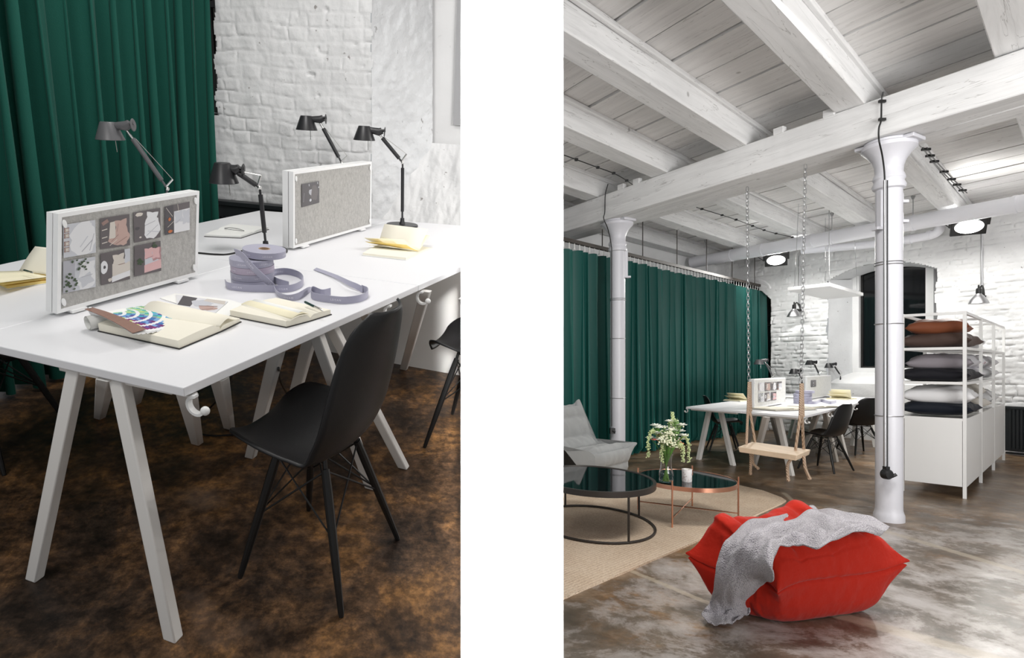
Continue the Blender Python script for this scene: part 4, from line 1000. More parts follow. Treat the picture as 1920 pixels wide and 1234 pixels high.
# ---- curtain on its rail
cx0 = Vector((KB*6.85-6.684, 6.85, 0)); cx1 = Vector((KB*11.75-6.684, 11.75, 0))
curtain('long dark green velvet curtain closing off the whole left side of the loft', cx0, cx1, 2.74, .012, 38, .105, 'velvet_green', seed=21, nz=34, puddle=.10)
t = thing('curtain_rail', 'dark ceiling rail with pale hooks above the green curtain', 'curtain rail', (cx0.x, cx0.y, 2.84)); o = Vector((cx0.x, cx0.y, 2.84))
b = MB(); b.bar(setz(cx0, 2.84), setz(cx1+DB*.1, 2.84), .045, .045); sh(b, o); b.build('rail', 'window_brown', t, smooth=0)
mat('hook_white', (.8, .8, .78), .35)
for k in range(66):
    p = setz(cx0.lerp(cx1, (k+.5)/66), 2.775); b = MB(); b.tube([p+Vector((0, 0, .045)), p+Vector((0, 0, -.03))], .006, 5); b.tube([p-DB*.02+Vector((0, 0, -.025)), p+DB*.02+Vector((0, 0, -.025))], .007, 5); sh(b, o); b.build('hook', 'hook_white', t)
for k in range(7):
    p = setz(cx0.lerp(cx1, (k+.5)/7), 2.86); b = MB(); b.tube([p, setz(p, CZ)], .007, 6); sh(b, o); b.build('drop_rod', 'window_brown', t)
# ---- hanging white panel
cs_ = [RP(1476, 539, 2.4), RP(1547, 556, 2.4), RP(1619, 549, 2.4), RP(1556, 530, 2.4)]; o = mean(cs_); t = thing('ceiling_panel', 'thin white square panel hung flat on cords before the arched window', 'panel', o)
b = MB(); b.hexa([p-Vector((0, 0, .05)) for p in cs_], cs_); sh(b, o); b.build('board', 'white_lacquer', t, bevel=.006, smooth=0)
for k, p in enumerate(cs_):
    q = p.lerp(o, .18); q.z = 2.4; b = MB(); b.tube([q, setz(q.lerp(setz(o, 2.4), .12), CZ)], .0035, 5); b.lathe([(.012, 0), (.012, .03)], 8, Matrix.Translation(q)); sh(b, o); b.build('cord', 'steel', t)
# ---- swing
sz_ = .485; ps = [RP(1383.7, 838, sz_), RP(1494, 854, sz_), RP(1520, 843, sz_), RP(1410, 828.4, sz_)]; o = mean(ps); t = thing('swing', 'pine plank swing hanging on ropes and chains from the big beam', 'swing', o)
M_ = Matrix.Rotation(-math.atan2((ps[1]-ps[0]).y, (ps[1]-ps[0]).x), 4, 'Z')
b = MB(); lo = [o+(p-o)*.96-Vector((0, 0, .05)) for p in ps]; b.hexa(lo, ps); sh(b, o); pk = b.build('seat_plank', 'pine_swing', t, bevel=.004, smooth=0) if False else None
wood_mat('pine_swing', (.80, .63, .46), (.5, .3, .16), 1, knots=True, crack=.25)
pk = b.build('seat_plank', 'pine_swing', t, bevel=.004, smooth=0)
t_rope = NT('rope'); wv_ = t_rope.n('ShaderNodeTexWave', Vector=t_rope.mapping(rot=(.6, .5, 0)), Scale=34.0, Distortion=1.0).outputs['Fac']
t_rope.bump(wv_, .8, .004); t_rope.set(Base__Color=t_rope.ramp(wv_, (.1, (.30, .20, .13)), (.7, (.56, .42, .31))), Roughness=.85)
def link_chain(b, p, q, L=.05, w=.012, r=.003):
    n = int((q-p).length/(L*.72)); d = (q-p).normalized(); s1 = d.orthogonal().normalized(); s2 = d.cross(s1)
    for k in range(n):
        c = p.lerp(q, (k+.5)/n); s = s1 if k % 2 else s2; pts = []
        for i in range(12):
            a = 2*PI*i/12; pts.append(c+s*(math.cos(a)*w)+d*(math.sin(a)*w+math.copysign(L/2-w, math.sin(a)) if abs(math.sin(a)) > .01 else 0))
        b.tube(pts, r, 5, closed=True)
for (tx, ty, jx, jy, A1, A2, D_, tails) in ((1401, 345, 1404, 716, (1399.6, 833), (1416, 829), 5.90, [[(1407, 848), (1408, 860), (1407, 888)], [(1411, 850), (1412, 868), (1421, 878)]]),
                                     (1510, 301, 1502, 719, (1491.5, 845), (1507, 842), 5.24, [[(1487, 857), (1477, 872), (1478, 900)], [(1507, 855), (1510, 878), (1518, 897)]])):
    top = RD(tx, ty, D_); top.z = 3.055; j = RD(jx, jy, D_-.02); a1 = RP(*A1, sz_); a2 = RP(*A2, sz_)
    b = MB(); link_chain(b, j+Vector((0, 0, .02)), top); sh(b, o); b.build('chain', 'steel', t)
    b = MB(); m = j-Vector((0, 0, .28)); b.tube([j, m.lerp(a1, .0)+(a1-a2)*.1, a1], .0125, 8); b.tube([j+(a2-a1)*.08, m+(a2-a1)*.1, a2], .0125, 8); b.tube([j+(a2-a1)*.15, m+(a2-a1)*.25-Vector((0, 0, .02))], .012, 8)
    sh(b, o); b.build('rope', 'rope', t)
    for tl_ in tails:
        b = MB(); P = catmull([RD(x, y, D_+.0) for x, y in tl_], 4); b.tube(P, .0135, 8); b.ball(P[-1], .017, 8, 6); sh(b, o); b.build('rope_end', 'rope', t)
# ---- desks
ZD = .74; O_ = RP(1506, 781, ZD); az1, az2 = math.radians(-23), math.radians(44.3); v_ = Vector((math.sin(az1), math.cos(az1), 0)); u_ = Vector((math.sin(az2), math.cos(az2), 0))
Lc = atpx(O_, v_, 1286); Mc = atpx(O_, v_, 1391); Jr = atpx(O_, u_, 1561); Er = atpx(O_, u_, 1648); lj, le = (Jr-O_).length, (Er-O_).length
Jm, Em, Jl, El = Mc+u_*lj, Mc+u_*le, Lc+u_*lj, Lc+u_*le
def TR(fx, fy, tx, ty): return (RP(fx, fy, 0), RP(tx, ty, ZD-.03), -v_)
OR = -v_
desk('white table beside the swing carrying the screen with photos, seen in the loft', [Mc, O_, Jr, Jm], [TR(1413, 874, 1437, 782), TR(1484, 892, 1458, 776), TR(1502, 864, 1536, 764), TR(1567, 866, 1545, 764)], zt=ZD,
     hooks=[(atpx(O_, u_, 1509), OR), (atpx(O_, u_, 1553), OR)], rails=[(Mc.lerp(O_, .1)+u_*.05, Mc.lerp(O_, .9)+u_*.05)], legw=.047)
desk('white table in the loft with its end behind the front column', [Jm, Jr, Er, Em], [TR(1534, 850, 1557, 760), TR(1586, 861, 1562, 760), TR(1598, 836, 1612, 749), TR(1642, 839, 1626, 749)], zt=ZD, hooks=[(atpx(O_, u_, 1600), OR)], legw=.047)
desk('white table nearest the green curtain with a pale chair tucked behind it', [Lc, Mc, Jm, Jl], [TR(1310, 862, 1331, 763), TR(1374.5, 873, 1350, 765), TR(1402, 832, 1421, 755), TR(1463, 838, 1441, 757)], zt=ZD,
     hooks=[(Lc+v_*.0+u_*.06, v_)], rails=[(Lc.lerp(Mc, .08)+u_*.06, Lc.lerp(Mc, .9)+u_*.06)], legw=.047)
desk('white table farthest back in the loft, behind the photo screen', [Jl, Jm, Em, El], [TR(1424, 829, 1437, 753), TR(1476, 834, 1452, 757), TR(1480, 822, 1500, 743), TR(1530, 829, 1510, 744)], zt=ZD, legw=.047)
# screens
def scr(label, pxa, pxb, ytop, felt):
    a = setz(atpx(Mc, u_, pxa), ZD+.012); c = setz(atpx(Mc, u_, pxb), ZD+.012); h = zat(a, ytop)-ZD
    nb = v_
    return a, c, h, board(label, a, c, setz(c, ZD+h), setz(a, ZD+h), nb, thick=.07, felt=felt, scale=1.3)
a1, c1, h1, _ = scr('pale screen with small pinned photos, seen beyond the swing rope', 1414, 1473, 711, 'felt_light')
a2, c2_, h2, _ = scr('pale screen with one small dark photo on the loft tables', 1512, 1558, 706, 'felt_light')
Gs = 'small photos on the loft screen'
def pq(a, c, h, s0, s1, q0, q1):
    P = lambda s, q: setz(a.lerp(c, s), ZD+.012+(h-.012)*q)-v_*.002
    return [P(s0, q0), P(s1, q0), P(s1, q1), P(s0, q1)]
for k, (mo, nm_) in enumerate([('white_bed', 'tiny photo of white bedding, upper left on the loft screen'), ('rose_bed', 'tiny photo of a brownish rose bed, second in the upper row of the loft screen'), ('white_throw', 'tiny photo of a white throw, third in the upper row of the loft screen'), ('dark_lights', 'tiny photo last in the upper row of the loft screen')]):
    photo(nm_, pq(a1, c1, h1, .12+.19*k, .12+.19*k+.17, .55, .86), -v_, mo, Gs)
for k, (mo, nm_) in enumerate([('green_leaves', 'tiny photo of pillows and leaves, lower left on the loft screen'), ('stacked_pillows', 'tiny photo of stacked pillows, middle of the lower row of the loft screen'), ('pink_bed', 'tiny photo of pink pillows, last of the lower row of the loft screen')]):
    photo(nm_, pq(a1, c1, h1, .12+.19*k, .12+.19*k+.17, .18, .49), -v_, mo, Gs)
photo('tiny dark photo alone on the second loft screen', pq(a2, c2_, h2, .16, .36, .52, .82), -v_, 'dark_still')
def lampR(label, base_px, el, hd, sc, rpx, hpx, tone='lamp_black'):
    bs = RP(*base_px, ZD); V = lambda p: RD(p[0], p[1], bs.y); lamp(label, bs, V(el), V(hd), V(sc), rpx/FPX*bs.y, hpx/FPX*bs.y, tone)
lampR('far desk lamp in front of the curtain edge in the loft', (1458, 748), (1449, 706), (1433, 676), (1423, 683.5), 9, 9.5, 'lamp_grey')
lampR('desk lamp above the lilac ribbons on the loft table', (1503, 751), (1504, 712), (1496, 695), (1488, 701.5), 8, 10)
lampR('desk lamp leaning over the second loft screen against bright bricks', (1541, 745), (1536, 702), (1525, 679), (1518, 684.5), 8, 9)
lampR('desk lamp beside the window pier, rightmost in the loft', (1575, 741), (1576, 704), (1562, 683), (1554, 690), 7.5, 9)
# chairs
cA = mean([RP(1559, 892), RP(1590, 880), RP(1533, 872), RP(1506, 880)])
chair('black chair at the loft table between the swing and the front column', (cA.x, cA.y), (RP(1533, 872)-RP(1590, 880)), 1.0, 1.0, sy=1.0)
cB = mean([RP(1633, 858), RP(1585, 848), RP(1604, 843), RP(1650, 852)])
chair('black chair half hidden behind the front column', (cB.x-.05, cB.y), (RP(1585, 848)-RP(1633, 858)), 1.0, 1.0)
cC = mean([RP(1342, 843), RP(1353, 855), RP(1384, 848), RP(1360, 838)])
chair('chair behind the white table with its back towards the green curtain', (cC.x, cC.y+.05), (1, -.35), 1.0, 1.0)
# ---- storage rack with cushions
Pc = RP(1809, 935, 0); ux = DB.copy(); uy = Vector((-DB.y, DB.x, 0)); Mk = Matrix((ux, uy, Vector((0, 0, 1)))).transposed().to_4x4(); Mk = Matrix.Translation(Pc) @ Mk
LEN = (RP(1883, 863, 0)-Pc).length; DEP = .47; UN = LEN/3; TZ = 1.78
rack = thing('storage_rack', 'white steel rack with three open shelf levels above closed cupboards', 'shelving', M=Mk); ps_ = .027
for i in range(4):
    for y in (0, DEP):
        b = MB(); b.box((i*UN, y, TZ/2), (ps_, ps_, TZ)); b.build('post', 'white_metal', rack, smooth=0)
for z in (.745, 1.093, 1.427, TZ-.016):
    b = MB()
    for y in (0, DEP): b.box((LEN/2, y, z), (LEN-ps_, ps_*.8, .026))
    for i in range(4): b.box((i*UN, DEP/2, z), (ps_*.8, DEP-ps_, .026))
    b.build('shelf_frame', 'white_metal', rack, smooth=0)
for z in (1.093, 1.427):
    b = MB(); b.box((LEN/2, DEP/2, z), (LEN-.04, DEP-.03, .008)); b.build('shelf', 'white_metal', rack, smooth=0)
for i in range(3):
    b = MB(); b.box(((i+.5)*UN, DEP/2+.01, .43), (UN-.036, DEP-.05, .62)); cb = b.build('cupboard', 'white_metal', rack, smooth=0, bevel=.003)
    b = MB(); b.box(((i+.5)*UN, -.002, .425), (UN-.045, .018, .645)); b.build('door', 'white_metal', cb, smooth=0, bevel=.002)
b = MB(); b.box((0, DEP/2, .43), (.02, DEP-.034, .645)); b.build('end_panel', 'white_metal', rack, smooth=0, bevel=.002)
def pillow(label, c, w, d, h, m, seed, rot=0, tilt=0, group=None):
    R_ = random.Random(seed); ph = [R_.random()*6 for _ in range(8)]
    def f(u, v, s):
        a, e = u*2-1, v*2-1; pin = 1-.16*(1-abs(a)**2)*abs(e)**3-.0; pin2 = 1-.16*(1-abs(e)**2)*abs(a)**3
        x = a*w/2*pin2; y = e*d/2*pin; pr = max(0, (1-abs(a)**2.4)*(1-abs(e)**2.4))**.42
        wr = .012*math.sin(7*a+ph[0]+3*e)*math.sin(5*e+ph[1])*(1-pr*.5)+.008*math.sin(16*a*e+ph[2]+9*e)
        sag = -.018*(abs(a*e))**2*0
        return Vector((x, y, s*(h/2)*pr*(1.0 if s > 0 else .8)+wr*(pr**.4)*(1 if s > 0 else .3)+sag))
    b = MB(); b.grid(lambda u, v: f(u, v, 1), 28, 22); b.grid(lambda u, v: f(u, v, -1), 28, 22)
    Mp = Mk @ Matrix.Translation(c) @ Matrix.Rotation(rot, 4, 'Z') @ Matrix.Rotation(tilt, 4, 'X'); o = b.build('pillow', m, None, smooth=80, M=Mp); return tag(o, label, 'pillow', group)
for nm_, c_ in dict(pl_rust=(.17, .05, .02), pl_brown=(.07, .043, .035), pl_mauve=(.23, .21, .23), pl_navy=(.008, .008, .012), pl_white=(.72, .72, .73), pl_ink=(.004, .007, .014), pl_cream=(.62, .59, .54), pl_pale=(.66, .65, .68)).items(): mat(nm_, c_, .6, sheen=.04, spec=.3, bump=(14, .35, 4))
t_ = NT('pl_floral'); vo = t_.n('ShaderNodeTexVoronoi', Vector=t_.tc, Scale=9.0).outputs['Distance']
t_.set(Base__Color=t_.ramp(t_.math('ADD', vo, t_.math('MULTIPLY', t_.noise(20), .25)), (.20, (.30, .17, .20)), (.27, (.60, .50, .52)), (.34, (.72, .71, .74))), Roughness=.7)
hx = .36
pillow('rust orange pillow on top of the rack\'s front stack', (hx, .235, 1.64), .62, .50, 0.190, 'pl_rust', 1, .05)
pillow('brown pillow lying under the rust orange one', (hx+.03, .235, 1.505), .72, .60, 0.190, 'pl_brown', 2, -.04)
pillow('mauve grey pillow on the middle shelf, above the black one', (hx+.02, .235, 1.285), .62, .52, 0.190, 'pl_mauve', 3, .08)
pillow('charcoal black pillow on the middle shelf under the mauve one', (hx-.0, .235, 1.165), .70, .60, 0.168, 'pl_navy', 4, -.05)
pillow('white pillow on the lowest open shelf, above the navy one', (hx+.04, .235, .955), .70, .58, 0.213, 'pl_white', 5, .05)
pillow('navy pillow at the bottom of the front stack, on the cupboard top', (hx+.03, .235, .83), .72, .60, 0.168, 'pl_ink', 6, 0)
pillow('pale pillow on the top shelf behind the brown one', (hx+UN, .235, 1.52), .68, .48, 0.213, 'pl_white', 7, .1)
pillow('white pillow with dark red flowers, upper of two on the middle shelf', (hx+UN-.1, .235, 1.30), .64, .50, 0.179, 'pl_floral', 8, 0)
pillow('white pillow with dark red flowers, lower of two on the middle shelf', (hx+UN-.06, .235, 1.17), .66, .50, 0.168, 'pl_floral', 9, .1)
pillow('cream pillow on the lowest open shelf behind the white one, upper', (hx+UN, .235, .97), .66, .48, 0.202, 'pl_cream', 10, .05)
pillow('cream pillow on the cupboard top behind the navy one', (hx+UN+.04, .235, .83), .68, .50, 0.168, 'pl_cream', 11, -.06)
pillow('pale pillow upper on the middle shelf in the farthest bay', (hx+2*UN, .235, 1.30), .64, .48, 0.179, 'pl_pale', 12)
pillow('pale pillow lower on the middle shelf in the farthest bay', (hx+2*UN, .235, 1.17), .68, .48, 0.168, 'pl_white', 13)
pillow('white pillow on the cupboard top in the farthest bay', (hx+2*UN-.05, .235, .86), .68, .48, 0.224, 'pl_white', 14)
# ---- radiator right
r0_, r1_ = RA(1886, 762, WC-.12), RA(1990, 762, WC-.12); zt2 = r0_.z; c = (r0_+r1_)/2; t = thing('radiator', 'black radiator low on the brick wall at the far right', 'radiator', (c.x, c.y, .0)); Mr = Matrix.Rotation(ANG_A, 3, 'Z'); w_ = (r1_-r0_).length
zb2 = RA(1890, 845, WC-.12).z
b = MB(); b.box((0, 0, (zt2+zb2)/2), (w_, .05, zt2-zb2), Mr)
for k in range(int(w_/.04)): b.box(Mr @ Vector((-w_/2+.02+k*.04, .035, 0))+Vector((0, 0, (zt2+zb2)/2)), (.022, .02, zt2-zb2-.08), Mr)
b.build('panel', 'radiator_black', t, smooth=0)
b = MB(); b.box((0, 0, zt2-.012), (w_+.02, .1, .03), Mr); b.build('top_cover', 'radiator_black', t, smooth=0)
b = MB(); b.tube([Mr @ Vector((-w_/2, .0, zb2-.03)), Mr @ Vector((w_/2, .0, zb2-.03))], .014, 8); b.build('pipe', 'radiator_black', t)
# ---- jute rug
t = NT('jute'); d_ = math.atan2((RP(1095, 1107)-RP(1400, 975)).y, (RP(1095, 1107)-RP(1400, 975)).x)
wv_ = t.n('ShaderNodeTexWave', Vector=t.mapping(rot=(0, 0, -d_)), Scale=13.0, Distortion=1.6, Detail=3.0, _bands_direction='Y').outputs['Fac']
wv2 = t.n('ShaderNodeTexWave', Vector=t.mapping(rot=(0, 0, -d_)), Scale=58.0, Distortion=3.0, Detail=2.0, _bands_direction='Y').outputs['Fac']
n1 = t.noise(5, 6, vec=t.mapping((1, 1, 1), rot=(0, 0, -d_)), rough=.7); nf = t.noise(110, 4)
cj = t.ramp(t.math('ADD', t.math('MULTIPLY', n1, .7), t.math('MULTIPLY', wv_, .3)), (.3, (.66, .47, .32)), (.5, (.86, .66, .48)), (.7, (.94, .79, .62)))
cj = t.mix(.5, cj, t.ramp(nf, (.35, (.55, .41, .29)), (.65, (.92, .79, .63)))); t.bump(t.math('ADD', wv2, nf), .8, .006); t.set(Base__Color=cj, Roughness=.95, Specular__IOR__Level=.1)
rp = [(1474, 941), (1466, 946), (1400, 976), (1294, 1023), (1196, 1065), (1095, 1108), (1010, 1146), (985, 1100), (1000, 1000), (1020, 925), (1060, 897), (1150, 889), (1250, 891), (1340, 902), (1430, 922), (1465, 935)]
P = [RP(x, y, 0) for x, y in rp]; b = MB(); b.prism([(p.x, p.y) for p in P], .0, .014); tag(b.build('rug', 'jute', None, smooth=0), 'large woven straw coloured jute rug under the two round tables', 'rug')
# ---- coffee tables
mat('copper', (.83, .42, .28), .28, metal=1); mat('black_mirror', (.004, .004, .005), .035, spec=.35); mat('dark_steel', (.05, .043, .038), .42, metal=.4)
zc = .33; cc = RP(1286, 897, zc); rx, ry = .372, .43; t = thing('coffee_table', 'round coffee table with copper rim and legs and a black mirror top', 'table', (cc.x, cc.y, 0))
E_ = lambda r, z, n=64, k=1: [Vector((rx*r*math.cos(2*PI*i/n), ry*r*math.sin(2*PI*i/n), z)) for i in range(n)]
def loft(b, rings):
    n = len(rings[0]); vs = [v for r in rings for v in r]; fs = [(i*n+k, i*n+(k+1) % n, ((i+1) % len(rings))*n+(k+1) % n, ((i+1) % len(rings))*n+k) for i in range(len(rings)) for k in range(n)]; b.add(vs, fs)
b = MB(); loft(b, [E_(1, zc-.028), E_(1, zc+.005), E_(.978, zc+.005), E_(.978, zc-.028)]); b.build('rim', 'copper', t)
b = MB(); ring_ = E_(.977, zc-.004); b.add(ring_+E_(.977, zc+.002), [tuple(range(64))[::-1], tuple(range(64, 128))]+[(k, (k+1) % 64, 64+(k+1) % 64, 64+k) for k in range(64)]); b.build('tabletop', 'black_mirror', t, smooth=0)
for a, dx in ((-2.28, 0), (-.42, 0), (2.55, 0), (.98, 0)):
    b = MB(); x, y = rx*1.01*math.cos(a), ry*1.01*math.sin(a); b.tube([(x, y, .014), (x, y, zc+.045)], .0065, 10); b.build('leg', 'copper', t)
for a, c in ((-2.28, .98), (-.42, 2.55)):
    b = MB(); b.tube([(rx*math.cos(a), ry*math.sin(a), .085), (rx*math.cos(c), ry*math.sin(c), .085)], .005, 8); b.build('cross_bar', 'copper', t)
CT = (cc, rx, ry)
cb_ = RP(1112, 896, .375); rx2, ry2 = .455, .56; t = thing('coffee_table', 'round coffee table with a dark steel frame, cut by the picture edge', 'table', (cb_.x, cb_.y, 0)); zb = .375
E2 = lambda r, z, n=72: [Vector((rx2*r*math.cos(2*PI*i/n), ry2*r*math.sin(2*PI*i/n), z)) for i in range(n)]
b = MB(); loft(b, [E2(1, zb-.035), E2(1, zb+.006), E2(.955, zb+.006), E2(.94, zb-.01), E2(.94, zb-.035)]); b.build('rim', 'dark_steel', t, smooth=30)
b = MB(); b.add(E2(.953, zb-.006)+E2(.953, zb+.001), [tuple(range(72))[::-1], tuple(range(72, 144))]+[(k, (k+1) % 72, 72+(k+1) % 72, 72+k) for k in range(72)]); b.build('tabletop', 'black_mirror', t, smooth=0)
b = MB(); b.tube(E2(.985, .024), .0095, 8, closed=True); b.build('foot_ring', 'dark_steel', t)
for a in (-1.33, .33, 1.8, 3.4):
    b = MB(); b.tube([(rx2*.985*math.cos(a), ry2*.985*math.sin(a), .02), (rx2*.985*math.cos(a), ry2*.985*math.sin(a), zb-.03)], .0085, 8); b.build('leg', 'dark_steel', t)
# ---- glass vase with flowers
vb = RP(1249, 905, zc+.002); vt = thing('vase', 'waisted clear glass vase on the copper table, holding flowers', 'vase', vb)
t_ = NT('clear_glass'); t_.set(Base__Color=(1, 1, 1), Roughness=.02, Transmission__Weight=1.0, IOR=1.35)
t_ = NT('water'); t_.set(Base__Color=(.93, .98, .93), Roughness=.0, Transmission__Weight=1.0, IOR=1.2)
pr = [(.045, 0), (.052, .006), (.055, .03), (.05, .045), (.056, .06), (.053, .085), (.044, .12), (.041, .16), (.046, .20), (.055, .235)]
b = MB(); b.lathe([(0, 0)]+pr+[(r-.003, z) for r, z in pr[::-1]][:-1]+[(.04, .006), (0, .006)], 36); b.build('glass', 'clear_glass', vt, smooth=60)
for nm_, c_ in dict(stem_green=(.10, .24, .04), leaf_green=(.16, .30, .07), petal_white=(.85, .86, .78), petal_cream=(.78, .80, .58), amaranth=(.52, .60, .30), berry_orange=(.62, .16, .04), petal_pink=(.80, .25, .20)).items(): mat(nm_, c_, .6, sheen=.1)
bq = thing('bouquet', 'loose bunch of white and green flowers with drooping green tassels and orange berries', 'flowers', vb+Vector((0, 0, .01)))
Rb = random.Random(5); heads = []
for k in range(40):
    a = Rb.random()*2*PI; rr = Rb.random()**.5; h = .36+.13*Rb.random()-.04*rr
    b0 = Vector((-.026*math.cos(a)*rr, -.026*math.sin(a)*rr, .004)); md = Vector((.018*math.cos(a)*rr, .018*math.sin(a)*rr, .17)); tp = Vector((.135*math.cos(a)*rr, .12*math.sin(a)*rr, h)); heads.append((tp, rr, a))
    b = MB(); b.tube(catmull([b0, md, md.lerp(tp, .55)+Vector((0, 0, .02)), tp], 4), .0024, 5); b.build('stem', 'stem_green', bq)
def flower(c, r, m, seed, n=6):
    R_ = random.Random(seed); b = MB()
    for ring2 in range(2):
        for k in range(n):
            a = 2*PI*k/n+ring2*.4; d = Vector((math.cos(a), math.sin(a), .45+ring2*.7)).normalized(); s = Vector((-math.sin(a), math.cos(a), 0)); up = d.cross(s)
            L = r*(1-.25*ring2)
            b.grid(lambda u, v: c+d*L*u+s*(v-.5)*L*.75*math.sin(PI*min(1, u*.9+.08))-up*L*.25*u*u*(1 if up.z > 0 else -1)+up*.1*L*(v-.5)**2, 5, 4)
    b.ball(c+Vector((0, 0, r*.2)), r*.22, 6, 5); return b
for k, (tp, rr, a) in enumerate(heads):
    kind = k % 6
    if kind in (0, 1, 3): flower(tp, .036+.012*Rb.random(), 'petal_white', k).build('blossom', 'petal_white', bq, solid=.0008)
    elif kind == 2:
        b = MB()
        for q in range(34): b.ball(tp+Vector((Rb.gauss(0, .020), Rb.gauss(0, .020), Rb.gauss(0, .018))), .0075, 6, 4)
        b.build('blossom', 'petal_cream', bq)
    elif kind == 4:
        b = MB()
        for q in range(26): b.ball(Vector((tp.x*.8, tp.y*.8-.02, tp.z-.06))+Vector((Rb.gauss(0, .012), Rb.gauss(0, .012), Rb.gauss(0, .014))), .006, 6, 4)
        b.build('berries', 'berry_orange' if k % 4 else 'petal_cream', bq)
    else:
        b = MB()
        for q in range(34): u = Rb.random(); b.ball(tp+Vector((Rb.gauss(0, .010), Rb.gauss(0, .010), .05*u)), .005*(1.3-u), 6, 4)
        b.build('blossom', 'leaf_green' if k % 2 else 'petal_cream', bq)
for k in range(22):
    a = Rb.random()*2*PI; c = Vector((.09*math.cos(a)*Rb.random(), .09*math.sin(a)*Rb.random(), .27+.14*Rb.random())); d = Vector((math.cos(a), math.sin(a), .5+.6*Rb.random())).normalized(); s = Vector((-math.sin(a), math.cos(a), 0)); L = .05+.04*Rb.random()
    b = MB(); b.grid(lambda u, v: c+d*L*u+s*(v-.5)*L*.38*math.sin(PI*u)-Vector((0, 0, .3*L*u*u)), 7, 4); b.build('leaf', 'leaf_green', bq, solid=.0006)
for (sx, up_, ln, sy) in ((-.13, .40, .20, -.02), (-.05, .33, .16, -.06), (.155, .36, .20, -.01), (.10, .30, .13, -.05), (.045, .47, -.07, 0)):
    pts = catmull([Vector((sx*.3, sy*.5, .27)), Vector((sx*.7, sy, up_-.02)), Vector((sx*.95, sy, up_)), Vector((sx*1.12, sy, up_-ln*.35)), Vector((sx*1.15, sy, up_-ln))], 8); b = MB(); b.tube(pts[:14], .002, 5)
    for p in pts[10:]:
        for q in range(7): b.ball(p+Vector((Rb.gauss(0, .007), Rb.gauss(0, .007), Rb.gauss(0, .006))), .0055, 5, 4)
    b.build('tassel', 'amaranth', bq)
b = flower(Vector((-.105, -.04, .33)), .03, 'petal_pink', 77); b.build('blossom', 'petal_pink', bq, solid=.0008)
# ---- candle
cp = RP(1288, 903, zc+.002); t = thing('candle', 'candle in a white marbled cup on the copper table', 'candle', cp)
t_ = NT('marbled'); n_ = t_.noise(22, 6, dist=1.5); t_.set(Base__Color=t_.ramp(n_, (.36, (.45, .36, .34)), (.44, (.80, .78, .77)), (1.0, (.84, .84, .84))), Roughness=.35)
b = MB(); b.lathe([(0, 0), (.036, 0), (.038, .004), (.039, .10), (.035, .10), (.034, .084), (0, .084)], 32); b.build('cup', 'marbled', t, smooth=40)
b = MB(); b.lathe([(0, .0845), (.0335, .0845), (.0335, .088), (0, .089)], 24); b.tube([(0, 0, .088), (.001, 0, .098)], .001, 5); b.build('wax', 'paper_cream', t)
# ---- red quilted ottoman
mat('red_alcantara', (.41, .014, .004), .8, spec=.2, sheen=.15, bump=(13, .95, 6)); mat('red_seam', (.34, .008, .004), .8)
QL, QN, QR, QF = [Vector((*p, 0)) for p in ((1.40, 3.04), (1.655, 2.83), (2.285, 2.99), (2.03, 3.33))]
def sofa_pt(a, b_, c):
    q = Vector((a, b_, c)); n_ = (abs(a)**7+abs(b_)**7+abs(c)**7)**(1/7); q /= n_; u, v, w_ = q
    s, r = (u+1)/2, (v+1)/2; P = (QL.lerp(QN, s)).lerp(QF.lerp(QR, s), r); cen = (QL+QN+QR+QF)/4
    side = max(abs(u), abs(v))
    hz = .215; mid = .205
    z = mid+w_*hz
    # tufted top: puffed panels with sewn valleys
    if w_ > .3:
        k = min(1, (w_-.3)/.5); vall = math.exp(-((u+.05)/.10)**2)*.030+math.exp(-((v-.0)/.07)**2)*.020+math.exp(-((v+.62)/.08)**2)*.03+math.exp(-((v-.66)/.07)**2)*.02
        z += k*(-vall*(1-.4*side**4)+.020*math.cos(3.3*u)*math.cos(3.0*v)+.045*max(0, abs(v)-.55)/.45*(1-.3*u)-.07*max(0, u)**2*max(0, -v+.2))
        z += k*max(0, -u-.2)/.8*(.082+.005*math.cos(5.2*v+PI)-.025*max(0, -v))
        z += k*.006*mnoise.noise(Vector((u*4, v*9, 2)))
    out = 1+.07*(1-min(1, abs(w_))**2)
    # horizontal sewn seam halfway up the sides
    if abs(w_) < .98 and side > .7:
        out -= .08*math.exp(-((w_-.02)/.035)**2)+.035*math.exp(-((w_-.74)/.04)**2)
        out += .028*mnoise.noise(Vector((u*6, v*6, w_*2.2)))+.010*mnoise.noise(Vector((u*15, v*15, w_*5)))+.006*math.sin(9*(u+v)+2*w_)*(1-abs(w_))
        out -= .03*math.exp(-((u+.02)/.03)**2)*(abs(v) > .8)*.4+.03*math.exp(-((v-.02)/.03)**2)*(abs(u) > .8)*.5
    if w_ < -.55: out -= .07*min(1, (-w_-.55)/.45)
    e = (abs(a)*abs(b_))**5*math.exp(-((c-.12)/.52)**2)
    out += .33*e; z = z*(1-.55*e)+(.335 if (a < 0) else (.30 if b_ > 0 else .16))*.55*e
    P = cen+(P-cen)*out; P.z = max(.004, z)
    return P
b = MB(); Nn = 56
for ax in range(3):
    for sg in (-1, 1):
        def f(u, v, ax=ax, sg=sg):
            uu, vv = u*2-1, v*2-1; p = [0, 0, 0]; p[ax] = sg; p[(ax+1) % 3] = uu; p[(ax+2) % 3] = vv; return sofa_pt(*p)
        b.grid(f, Nn, Nn)
oc = (QL+QN+QR+QF)/4; sh(b, oc); so = b.build('ottoman', 'red_alcantara', None, loc=oc, smooth=85); tag(so, 'red quilted floor cushion seat with pointed corners, under a grey throw', 'ottoman')
